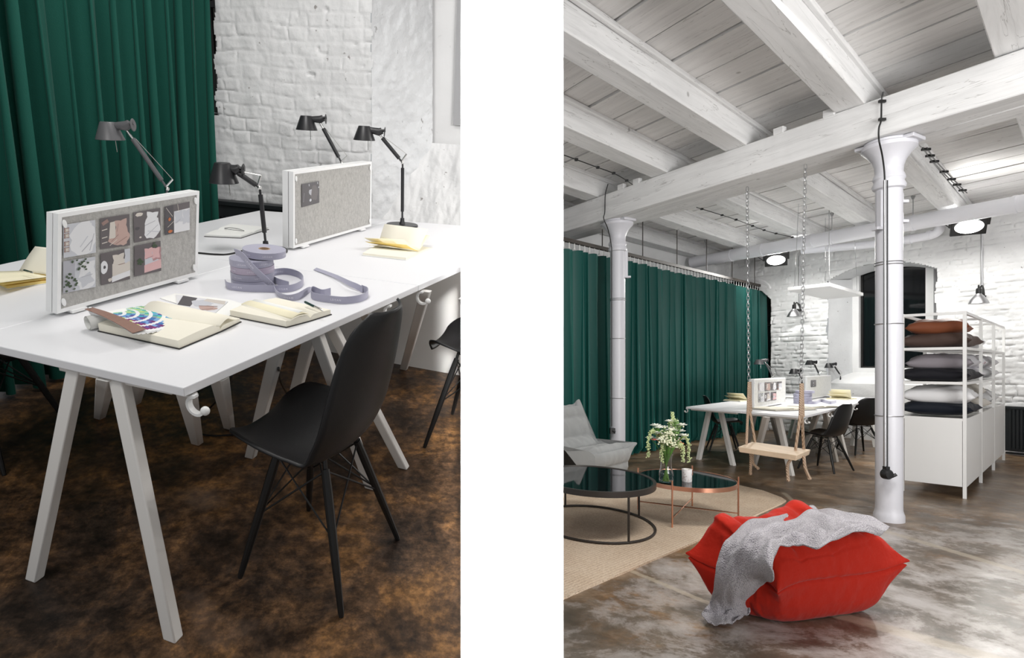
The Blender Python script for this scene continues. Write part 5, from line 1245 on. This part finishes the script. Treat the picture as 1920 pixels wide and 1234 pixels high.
# ---- knitted throw
t = NT('knit_grey'); kn = t.n('ShaderNodeTexVoronoi', Vector=t.tc, Scale=165.0).outputs['Distance']; wn_ = t.noise(9, 4)
t.bump(kn, 1.0, .006); t.set(Base__Color=t.ramp(kn, (.1, (.60, .57, .595)), (.7, (.34, .32, .35))), Roughness=.92, Sheen__Weight=.3, Specular__IOR__Level=.15)
rows = [([(1668, 990), (1662, 995), (1655, 1000), (1648, 1004)], .44), ([(1634, 975), (1632, 984), (1628, 992), (1620, 1000)], .475), ([(1592, 966), (1594, 982), (1592, 994), (1590, 1006)], .475), ([(1545, 955), (1556, 978), (1560, 1000), (1560, 1016)], .47), ([(1520, 951), (1520, 976), (1530, 1002), (1534, 1028)], .455),
        ([(1478, 968), (1490, 990), (1496, 1008), (1506, 1024)], .44), ([(1440, 975), (1456, 996), (1468, 1012), (1482, 1022)], .44), ([(1402, 982), (1422, 1002), (1440, 1016), (1462, 1026)], .45), ([(1376, 1000), (1402, 1014), (1424, 1026), (1452, 1042)], .445), ([(1358, 1022), (1388, 1032), (1412, 1044), (1448, 1066)], .41),
        ([(1347, 1050), (1374, 1056), (1402, 1066), (1450, 1088)], .345), ([(1341, 1080), (1368, 1086), (1392, 1090), (1436, 1092)], .27), ([(1338, 1105), (1360, 1112), (1384, 1114), (1420, 1106)], .18), ([(1333, 1124), (1352, 1132), (1380, 1134), (1404, 1122)], .09), ([(1326, 1143), (1350, 1146), (1380, 1148), (1406, 1146)], .045),
        ([(1316, 1154), (1344, 1158), (1372, 1158), (1398, 1154)], .022), ([(1328, 1170), (1346, 1172), (1366, 1170), (1384, 1164)], .018)]
R3 = [[RP(x, y, z+(.0 if j in (0, 3) else .008)) for j, (x, y) in enumerate(r)] for r, z in rows]
cols = [catmull([r[j] for r in R3], 9) for j in range(4)]; nr = len(cols[0])
def throw(u, v):
    i = u*(nr-1); k = int(min(nr-2, i)); f = i-k; c = [cols[j][k].lerp(cols[j][k+1], f) for j in range(4)]
    P = catmull(c, 12); q = v*(len(P)-1); m = int(min(len(P)-2, q)); p = P[m].lerp(P[m+1], q-m)
    am = .043*min(1, u*5+.2); fo = math.sin(v*13+math.sin(u*7)*1.8+u*7)*.6+math.sin(v*24-u*13+1.2*math.sin(u*11))*.35+mnoise.noise(Vector((u*13, v*6, 1)))*.8+mnoise.noise(Vector((u*26, v*9, 4)))*.4
    up = Vector((-.25, -.45, .75)) if u > .52 else Vector((0, -.15, 1))
    q_ = p+up*am*(fo*.6+.25)*(1.0 if u < .9 else .45); q_.z = max(.006, q_.z); return q_
b = MB(); b.grid(throw, 190, 46); oo = R3[-1][1]; sh(b, oo); tb = b.build('throw_blanket', 'knit_grey', None, loc=oo, smooth=80, solid=.007); tag(tb, 'pale grey knitted throw draped over the red cushion down to the floor', 'blanket')
# ---- grey lounge seat at the picture edge
mat('grey_fabric', (.30, .31, .31), .85, sheen=.3, bump=(16, .5, 5))
pf = Vector((.86, -.30, 0)).normalized(); pw_ = Vector((-.55, -.55, 0)).normalized(); So = RD(1112, 860, 6.75); So.z = 0
prof = catmull([(0, -.42, .02), (0, -.50, .25), (0, -.46, .55), (0, -.36, .76), (0, -.24, .80), (0, -.14, .72), (0, -.08, .55), (0, .0, .42), (0, .12, .36), (0, .30, .37), (0, .46, .37), (0, .58, .30), (0, .56, .12), (0, .48, .01)], 6)
npf = len(prof)
def seat(u, v):
    i = u*(npf-1); k = int(min(npf-2, i)); p = prof[k].lerp(prof[k+1], i-k); x = v*.78; ed = min(1, (1-abs(v*2-1))*5)
    quil = (.06*(abs(math.sin(u*PI*10))**.5-.7)+.012*mnoise.noise(Vector((u*16, v*7, 3))))*(1 if .12 < u < .92 else .3); ta = prof[min(npf-1, k+2)]-prof[max(0, k-1)]; ta.normalize(); ny, nz_ = -ta.z*-1, ta.y*-1; ny, nz_ = (-ta.z, ta.y) if (-ta.z*(p.y-.0)+ta.y*(p.z-.25)) > 0 else (ta.z, -ta.y)
    s = .86+.14*ed**.5; cy, cz = .02, .30
    y = cy+(p.y-cy)*s+quil*ny*ed; z = cz+(p.z-cz)*s+quil*nz_*ed
    if v < .5: ear = (1-ed)*(math.exp(-((u-.31)/.045)**2)*.16+math.exp(-((u-.80)/.05)**2)*.20); z += ear*(.9 if u < .6 else .25); y += ear*(1.0 if u > .6 else -.2)
    return So+pf*y*.72+pw_*(x-.02)*.9+Vector((0, 0, max(.004, z)))
b = MB(); b.grid(seat, 150, 34)
for vv in (0, 1):
    cpt = [seat(k/60, vv) for k in range(61)]; n0 = len(b.v); b.v += [tuple(p) for p in cpt]; m_ = mean(cpt); b.v.append(tuple(m_)); b.f += [(n0+k, n0+k+1, n0+61) for k in range(60)]; b.m += [0]*60
b.f = [f for f in b.f]; sh(b, So); o = b.build('lounge_chair', 'grey_fabric', None, loc=So, smooth=85); tag(o, 'low grey quilted lounge seat cut by the picture edge, before the curtain', 'armchair')
# ============================================================ things on the studio desks
ROOM = ROOM_L
def pt(px, py, h=0.0): return LP(px, py, ZT+h)
def book(label, A, B, C, S, E, F, th=.02, th2=None, pages='paper_cream', cover='cover_dark', name='notebook', sheets=(), base=0.0, group=None):
    """open book: A-B fore edge of the left half, S-C spine, F-E fore edge of the right half (pixels on the desk)"""
    th2 = th if th2 is None else th2; Z = lambda q, h: pt(q[0], q[1], h)
    a, b_, c, s, e, f = [Z(q, base+.003) for q in (A, B, C, S, E, F)]; o = mean([a, b_, c, s, e, f]); o.z = ZT+base; t = thing(name, label, 'book', o, group=group)
    def grow(p, k=1.025): return Vector((o.x+(p.x-o.x)*k, o.y+(p.y-o.y)*k, 0))
    m = MB(); poly = [grow(p) for p in (a, b_, c, e, f, s)]; m.prism([(p.x-o.x, p.y-o.y) for p in poly], 0.0005, .003); m.build('cover', cover, t, smooth=0)
    def half(p0, p1, q0, q1, th, bend):
        "p0-p1 fore edge, q0-q1 spine"
        m = MB(); N = 12
        def top(u, v):
            P = p0.lerp(p1, v).lerp(q0.lerp(q1, v), u); z = th*(1-.10*(1-u)**2+bend*math.sin(PI*u*.92)*.35)*(1 if u < .82 else 1-.55*((u-.82)/.18)**2); return Vector((P.x-o.x, P.y-o.y, .003+z))
        vs = [top(i/N, j/4) for i in range(N+1) for j in range(5)]; n0 = len(vs); vs += [Vector((v.x, v.y, .003)) for v in vs]; fs = []
        I = lambda i, j: i*5+j
        for i in range(N):
            for j in range(4): fs.append((I(i, j), I(i+1, j), I(i+1, j+1), I(i, j+1)))
            fs.append((I(i, 0), I(i+1, 0), I(i+1, 0)+n0, I(i, 0)+n0)); fs.append((I(i, 4), I(i+1, 4), I(i+1, 4)+n0, I(i, 4)+n0))
        for j in range(4): fs.append((I(0, j), I(0, j+1), I(0, j+1)+n0, I(0, j)+n0)); fs.append((I(N, j), I(N, j+1), I(N, j+1)+n0, I(N, j)+n0))
        m.add(vs, fs); return m.build('page_block', pages, t, smooth=30)
    if th > 0: half(a, b_, s, c, th, .3)
    if th2 > 0: half(f, e, s, c, th2, .35)
    for (o0, o1, h0, s0, s1, h1, mt, arc) in sheets:      # outer edge, its height, spine edge, its height
        q = [Z(o0, h0), Z(o1, h0), Z(s0, h1), Z(s1, h1)]; m = MB()
        m.grid(lambda u, v: (q[0].lerp(q[1], v)).lerp(q[2].lerp(q[3], v), u)+Vector((0, 0, arc*math.sin(PI*u)))-o, 12, 4); m.build('loose_page', mt, t, solid=.0012)
    return t
book('large cream open book with a dark cover, nearest the viewer on the desk', (186, 620), (336, 653), (413, 621), (262, 598), (450, 603), (296, 570), th=.024, th2=.012, name='book',
     sheets=[((292, 565), (447, 597), .022, (262, 592), (411, 613), .022, 'paper_cream', .014)])
m = MB(); PS = [(300, 560), (328, 551), (430, 563), (482, 578), (455, 596), (400, 592)]; o = pt(400, 575, .0); m.prism([((pt(x, y)-o).x, (pt(x, y)-o).y) for x, y in PS], .0008, .002); tag(m.build('paper_sheet', 'paper_white', None, loc=o, smooth=0), 'large white printed sheet lying on the desk behind the big open book', 'paper')
photo('printed picture of pale and rose pillows on the white sheet behind the big open book', [pt(334, 583, .003), pt(404, 587, .003), pt(428, 566, .003), pt(330, 553, .003)], (0, 0, 1), 'pillow_pair')
book('open diary with ruled pages and a pen on it, by the desk edge', (432, 592), (537, 613), (582, 601), (481, 576), (620, 589), (520, 566), th=.020, th2=.016, name='notebook',
     sheets=[((452, 571), (546, 599), .024, (484, 566), (578, 588), .026, 'paper_pale', .008), ((446, 576), (541, 604), .020, (484, 567), (579, 590), .024, 'paper_cream', .006), ((470, 566), (556, 590), .030, (486, 563), (575, 585), .028, 'paper_white', .006)])
book('white open notebook lying far back on the left desks', (384, 443), (452, 446), (476, 438), (409, 433), (503, 430), (436, 423), th=.010, th2=.012, pages='paper_white', name='notebook')
t = thing('spectacles', 'thin wire spectacles lying folded on the far white notebook', 'spectacles', pt(440, 430, .018)); o = pt(440, 430, .018)
m = MB(); m.tube(catmull([pt(421, 428, .017), pt(430, 427, .018), pt(446, 429, .018), pt(458, 433, .017), (pt(446, 432, .017)), pt(428, 430, .016), pt(421, 428, .017)], 5), .0012, 5); sh(m, o); m.build('wire', 'black_metal', t)
book('yellow paged open notebook standing half open on the right of the desk', (680, 478), (761, 487), (786, 476), (712, 461), (810, 467), (738, 455), th=.010, th2=.006, pages='paper_cream', cover='paper_white', name='notebook',
     sheets=[((683, 446), (757, 449), .050, (709, 457), (785, 470), .016, 'paper_pale', -.004), ((685, 453), (762, 459), .038, (709, 458), (785, 471), .014, 'paper_yellow', -.003), ((692, 460), (766, 467), .026, (709, 460), (785, 472), .012, 'paper_pale', 0), ((721, 420), (803, 430), .085, (712, 448), (786, 469), .016, 'paper_cream', .003), ((726, 428), (806, 442), .06, (712, 450), (786, 470), .015, 'paper_pale', .003)])
book('yellow paged open notebook at the left picture edge behind the photo screen', (-30, 522), (14, 541), (92, 530), (46, 512), (150, 519), (100, 503), th=.008, th2=.008, pages='paper_yellow', cover='paper_white', name='notebook',
     sheets=[((-40, 510), (0, 530), .045, (40, 508), (93, 519), .018, 'paper_pale', 0), ((-36, 516), (6, 534), .03, (40, 510), (93, 522), .014, 'paper_yellow', 0), ((66, 462), (120, 468), .10, (36, 508), (94, 516), .02, 'paper_cream', .003)])
# pens
def pen(label, p, q, body, tip='chrome', r=.0042):
    o = p.lerp(q, .5); t = thing('pen', label, 'pen', o); d = q-p; m = MB(); m.tube([p, p+d*.04, p+d*.55], [r*.5, r, r], 10); sh(m, o); m.build('barrel', body, t)
    m = MB(); m.tube([p+d*.55, p+d*.92, p+d], [r, r*.85, r*.3], 10); m.bar(p+d*.58+Vector((0, 0, r)), p+d*.9+Vector((0, 0, r*1.2)), .0018, .0012); sh(m, o); m.build('metal_cap', tip, t); return t
mat('pen_green', (.015, .05, .045), .3)
pen('dark green pen with a silver half lying on the open diary', pt(571, 566, .036), pt(606, 583, .030), 'pen_green')
pen('silver pen on the left yellow notebook', pt(45, 507, .045), pt(62, 512, .045), 'chrome')
# colour fan deck over a white paper roll
sw = dict(fan_lime=(.55, .68, .22), fan_leaf=(.33, .56, .25), fan_mint=(.30, .62, .47), fan_teal=(.02, .36, .38), fan_aqua=(.03, .45, .52), fan_blue=(.04, .16, .42), fan_sky=(.20, .38, .66), fan_violet=(.10, .07, .30), fan_plum=(.16, .02, .14), fan_wine=(.24, .02, .16), fan_grey=(.25, .33, .38), fan_paper=(.84, .84, .84), fan_cover=(.26, .15, .115))
for k, v in sw.items(): mat(k, v, .45)
SWN = list(sw); Pv = pt(170, 584, .052); F0 = pt(262, 626, .034); F1 = pt(293, 562, .040); o = Pv.copy(); t = thing('colour_fan', 'colour swatch fan spread open with a brown cover strip', 'colour fan', o)
d0, d1 = F0-Pv, F1-Pv; NB_ = 22; rows_ = [['fan_wine', 'fan_plum', 'fan_violet', 'fan_plum', 'fan_violet'], ['fan_violet', 'fan_blue', 'fan_sky', 'fan_blue', 'fan_sky'], ['fan_sky', 'fan_aqua', 'fan_blue', 'fan_grey', 'fan_teal'], ['fan_teal', 'fan_aqua', 'fan_teal', 'fan_mint', 'fan_grey'], ['fan_teal', 'fan_mint', 'fan_leaf', 'fan_lime', 'fan_mint']]
def fdir(f):
    g = f*PI/2; v = d0*(1-f)+d1*f; L0, L1 = d0.length, d1.length; return v.normalized()*((L0*(1-f)+L1*f)*(1+.10*math.sin(PI*f)))
for k in range(NB_-1, -1, -1):
    f = k/(NB_-1); dv = fdir(f); lat = Vector((-dv.y, dv.x, 0)).normalized(); lift = Vector((0, 0, -.0011*k+.003)); m = MB(); w0, w1 = .006, .0175
    def Q(s, w_): return dv*s+lat*((w0+(w1-w0)*s)*w_)+lift+Vector((0, 0, .006*math.sin(PI*s)))-Vector((0, 0, 0))
    m.mat(SWN.index('fan_paper'))
    for i in range(6):
        s0, s1 = i/6, (i+1)/6; m.hexa([Q(s0, -1)-Vector((0, 0, .0007)), Q(s1, -1)-Vector((0, 0, .0007)), Q(s1, 1)-Vector((0, 0, .0007)), Q(s0, 1)-Vector((0, 0, .0007))], [Q(s0, -1), Q(s1, -1), Q(s1, 1), Q(s0, 1)])
    for i in range(5):
        c_ = rows_[min(4, int(f*5))][(k+i) % 5] if i > 1 or f < .6 else ('fan_lime', 'fan_leaf', 'fan_mint')[(k+i) % 3]
        if f > .55 and i < 3: c_ = ('fan_lime', 'fan_leaf', 'fan_mint')[(k*2+i) % 3]
        s0 = .24+i*.15; s1 = s0+.105
        for q in range(2):
            m.mat(SWN.index(c_ if q == 0 else SWN[(SWN.index(c_)+1) % 10])); a0 = s0+(s1-s0)*(q*.55); a1 = s0+(s1-s0)*(.55 if q == 0 else 1); u = Vector((0, 0, .0004)); m.add([Q(a0, -.97)+u, Q(a1, -.97)+u, Q(a1, .97)+u, Q(a0, .97)+u], [(0, 1, 2, 3)])
    m.build('colour_leaf', SWN, t, smooth=0)
m = MB(); lat = Vector((-d0.y, d0.x, 0)).normalized()
def Qc(s, w_, h): return d0*s+lat*((.011+.009*s)*w_)+Vector((0, 0, .007+.006*math.sin(PI*s)+h))
for i in range(8): m.hexa([Qc(i/8-.04, -1, 0), Qc((i+1)/8, -1, 0), Qc((i+1)/8, 1, 0), Qc(i/8-.04, 1, 0)], [Qc(i/8-.04, -1, .0012), Qc((i+1)/8, -1, .0012), Qc((i+1)/8, 1, .0012), Qc(i/8-.04, 1, .0012)])
m.build('cover_strip', 'fan_cover', t, smooth=0)
m = MB(); m.lathe([(0, .0), (.004, 0), (.004, .002), (0, .003)], 12, Matrix.Translation((0, 0, .010))); m.build('rivet', 'paper_white', t)
m = MB(); r0v = pt(164, 606, .022); r1v = pt(236, 590, .022); m.tube([Vector(), r1v-r0v], .020, 20, caps=False); m.tube([Vector(), r1v-r0v], .017, 20, caps=False); tag(m.build('paper_roll', 'paper_white', None, loc=r0v), 'white rolled sheet of paper under the brown end of the colour fan', 'paper roll')
# ---- ribbon rolls
Rr = .078; hh = .0235
def roll(label, px, py, k, m_='ribbon_lilac', dz=0, tilt=None, seed=0):
    c = LP(px, py, ZT)+Vector((0, Rr*.92, 0)); c.z = ZT+k*(hh+.0012)+dz+.0005; M = Matrix.Translation(c)
    if tilt: M = M @ Matrix.Rotation(tilt, 4, 'Y')
    t = thing('ribbon_roll', label, 'ribbon', M=M, group=None)
    m = MB(); m.lathe([(.021, 0), (Rr, 0), (Rr, hh*.02), (Rr, hh), (Rr*.98, hh), (.021, hh)], 56, closed=True); m.build('ribbon', m_, t, smooth=30)
    m = MB(); m.lathe([(.017, -.0005), (.021, -.0005), (.021, hh+.001), (.017, hh+.001)], 24, closed=True); m.build('core', 'card_core', t, smooth=30)
    if TXT[0] is None: TXT[0] = text_tris('LEISAN')
    V_, F_ = TXT[0]; m = MB()
    for q in range(6):
        a0 = q*1.05+seed; m.add([Vector((math.cos(a0+v.x*hh*.36/Rr)*(Rr+.0004), math.sin(a0+v.x*hh*.36/Rr)*(Rr+.0004), hh*(.36+v.y*.38))) for v in V_], F_)
    m.build('lettering', 'lettering', t, smooth=0); return t
roll('lilac ribbon roll at the bottom of the stack on the desk', 464, 541, 0, seed=.3)
roll('lilac ribbon roll, second from the bottom of the stack', 464, 541, 1, seed=.9)
roll('pinkish lilac ribbon roll, third in the stack', 465, 541, 2, 'ribbon_pink', seed=.55)
roll('lilac ribbon roll just under the shifted top one', 464, 541, 3, seed=.1)
roll('topmost ribbon roll, shifted right, showing its cardboard core', 489, 538, 4, tilt=.05, dz=.003, seed=.7)
def rib(label, px, h=.026, text=None, flat=None, mat_='ribbon_lilac', ups=None, hts=None, flip=False, n=10):
    P = [pt(q[0], q[1], (hts[i] if hts else .0006)) for i, q in enumerate(px)]; path = catmull(P, n); U_ = None
    if ups: U_ = [Vector(u).normalized() for u in catmull([Vector(u) for u in ups], n)]
    m = MB(); o = path[0].copy(); ribbon(m, [p-o for p in path], h, U_, text, flip=flip); ob = m.build('ribbon', [mat_, 'lettering'], None, loc=o, smooth=50); return tag(ob, label, 'ribbon')
up_ = (0, 0, 1)
rib('ribbon band looping off the bottom roll, curled into a wide ring beside the stack', [(423, 537), (430, 543), (462, 547), (500, 548), (540, 548), (562, 541), (569, 531), (560, 521), (538, 515), (515, 517), (508, 524), (520, 534), (542, 541)], text=[.06, .22, .40, .56], n=8, flip=False)
rib('loose ribbon trailing to the right of the stack in a long curve', [(513, 542), (522, 556), (540, 564), (560, 562), (576, 552), (583, 547)], text=[.03, .14], n=8, ups=[(0, -.3, 1), (0, -.5, 1), (0, -.4, 1), (0, -.1, 1), (0, .5, .8), (0, .9, .3)])
rib('ribbon end curled into a small ring then sweeping round in a broad bend', [(620, 553), (604, 556), (588, 550), (583, 555), (588, 562), (612, 567), (645, 570), (672, 567), (688, 560), (689, 552), (678, 547)], text=[.10, .24], n=8)
rib('straight ribbon end pointing up to the left over the desk', [(680, 549), (655, 536), (625, 520), (588, 506)], h=.022, ups=[(0, .2, 1), (.3, .7, .5), (.4, .9, .25), (.4, .9, .2)], hts=[.001, .010, .006, .002], n=10)
rib('ribbon band falling diagonally across the stacked rolls', [(443, 478), (452, 484), (470, 505), (490, 524), (512, 545)], hts=[.118, .112, .075, .040, .002], ups=[(-.2, -.3, 1), (.3, -.3, .9), (.5, -.3, .75), (.5, -.3, .75), (.4, -.2, 1)], text=[.05, .16], mat_='ribbon_lilac', n=8)
# ---- leads
def lead(label, pts, r=.004):
    P = catmull(pts, 8); o = P[0].copy(); m = MB(); m.tube([p-o for p in P], r, 7); return tag(m.build('power_lead', 'black_metal', None, loc=o), label, 'cable')
lead('black lead lying across the desk from the photo screen to the ribbon rolls', [pt(360, 473, .004), pt(380, 475, .004), pt(405, 477, .004), pt(432, 476, .004), pt(470, 466, .004)])
lead('black lead hanging under the near desk and curling on the dark floor', [LP(434, 705, .66), LP(428, 722, .45), LP(412, 745, .25), LP(385, 772, .08), LP(352, 790, .005), LP(360, 808, .005), LP(400, 817, .005), LP(470, 812, .005)])
lead('black lead looping down behind the desk legs in the middle', [LP(522, 690, .62), LP(526, 715, .4), LP(536, 735, .2), LP(545, 750, .05)])
# ============================================================ things on the loft tables
ROOM = ROOM_R
def bookR(label, px, py, w, d, rot, pages='paper_cream', lift=0, cover='cover_dark'):
    c = RP(px, py, ZD); t = thing('notebook', label, 'book', (c.x, c.y, ZD), rot)
    m = MB(); m.box((0, 0, .003), (w, d, .004)); m.build('cover', cover, t, smooth=0)
    for s in (-1, 1):
        m = MB(); m.grid(lambda u, v: Vector((s*u*w*.49, (v-.5)*d*.96, .005+.022*(1-.3*u)*min(1, u*5+.3))), 8, 3); n0 = len(m.v); m.box((s*w*.245, 0, .011), (w*.48, d*.95, .013)); m.build('page_block', pages, t, smooth=20)
    for k in range(lift):
        m = MB(); a = .5+.45*k; m.grid(lambda u, v: Vector((-math.cos(a)*u*w*.5, (v-.5)*d*.95, .02+math.sin(a)*u*w*.34)), 4, 3); m.build('loose_page', 'paper_pale' if k % 2 else pages, t, solid=.001)
    return t
bookR('yellow notebook on the loft table farthest left, by the curtain', 1386, 752, .36, .28, .5, 'paper_pale', 2, 'paper_white')
bookR('yellow notebook standing open on the right of the loft tables', 1578, 749, .40, .28, .6, 'paper_pale', 3, 'paper_white')
bookR('cream open book lying below the loft photo screen', 1466, 768, .62, .40, .3)
bookR('open diary with dark cover at the edge of the loft table', 1523, 764, .50, .34, .4)
bookR('pale open notebook far back between the loft screens', 1487, 746, .40, .28, .5, 'paper_white')
t = thing('ribbon_roll', 'lilac ribbon rolls stacked on the loft table, seen behind the swing rope', 'ribbon', RP(1505, 757, ZD)); 
m = MB(); 
for k in range(4): m.lathe([(.03, k*.036), (.11, k*.036), (.11, k*.036+.034), (.03, k*.036+.034)], 32, closed=True)
m.build('ribbon', 'ribbon_lilac', t, smooth=30)
m = MB(); m.lathe([(.03, .146), (.115, .146), (.115, .18), (.03, .18)], 32, Matrix.Translation((.03, 0, 0)), closed=True); m.build('top_roll', 'ribbon_lilac', t, smooth=30)
P = catmull([RP(1515, 758, ZD+.001), RP(1530, 758, ZD+.001), RP(1540, 754, ZD+.001), RP(1556, 758, ZD+.001), RP(1568, 756, ZD+.001)], 6); m = MB(); o = P[0].copy(); ribbon(m, [p-o for p in P], .04); tag(m.build('ribbon', ['ribbon_lilac', 'lettering'], None, loc=o), 'loose lilac ribbon end standing on the loft table', 'ribbon')
# ============================================================ groups of look-alikes
GR = {'side_chair': ('black chairs at the studio desks', 'black chairs at the loft tables'), 'desk': ('white desks pushed together in the studio', 'white tables pushed together in the loft'),
      'desk_lamp': ('jointed desk lamps in the studio', 'jointed desk lamps on the loft tables'), 'desk_screen': ('felt desk screens in the studio', 'desk screens on the loft tables'),
      'ribbon_roll': ('lilac ribbon rolls stacked on the desk', None), 'ribbon': ('loose lengths of lilac ribbon on the desk', None), 'notebook': ('open notebooks on the studio desks', 'open notebooks on the loft tables'),
      'pillow': (None, 'pillows stacked on the white rack'), 'column': (None, 'white cast-iron columns'), 'floodlight': (None, 'floodlights under the duct'), 'wall_lamp': (None, 'steel wall lamps on the bricks'),
      'coffee_table': (None, 'round tables on the jute rug'), 'ceiling_cable': (None, 'black leads clipped to the ceiling'), 'pen': ('pens on the notebooks', None), 'power_lead': ('black leads around the studio desks', 'black leads on the columns')}
for o_ in list(bpy.data.objects):
    if o_.parent is None and 'label' in o_ and 'group' not in o_:
        g_ = GR.get(o_.name.split('.')[0])
        if g_:
            l_ = o_.matrix_world.translation; v_g = g_[0 if l_.x-.127*l_.y < 0 else 1]
            if v_g: o_['group'] = v_g
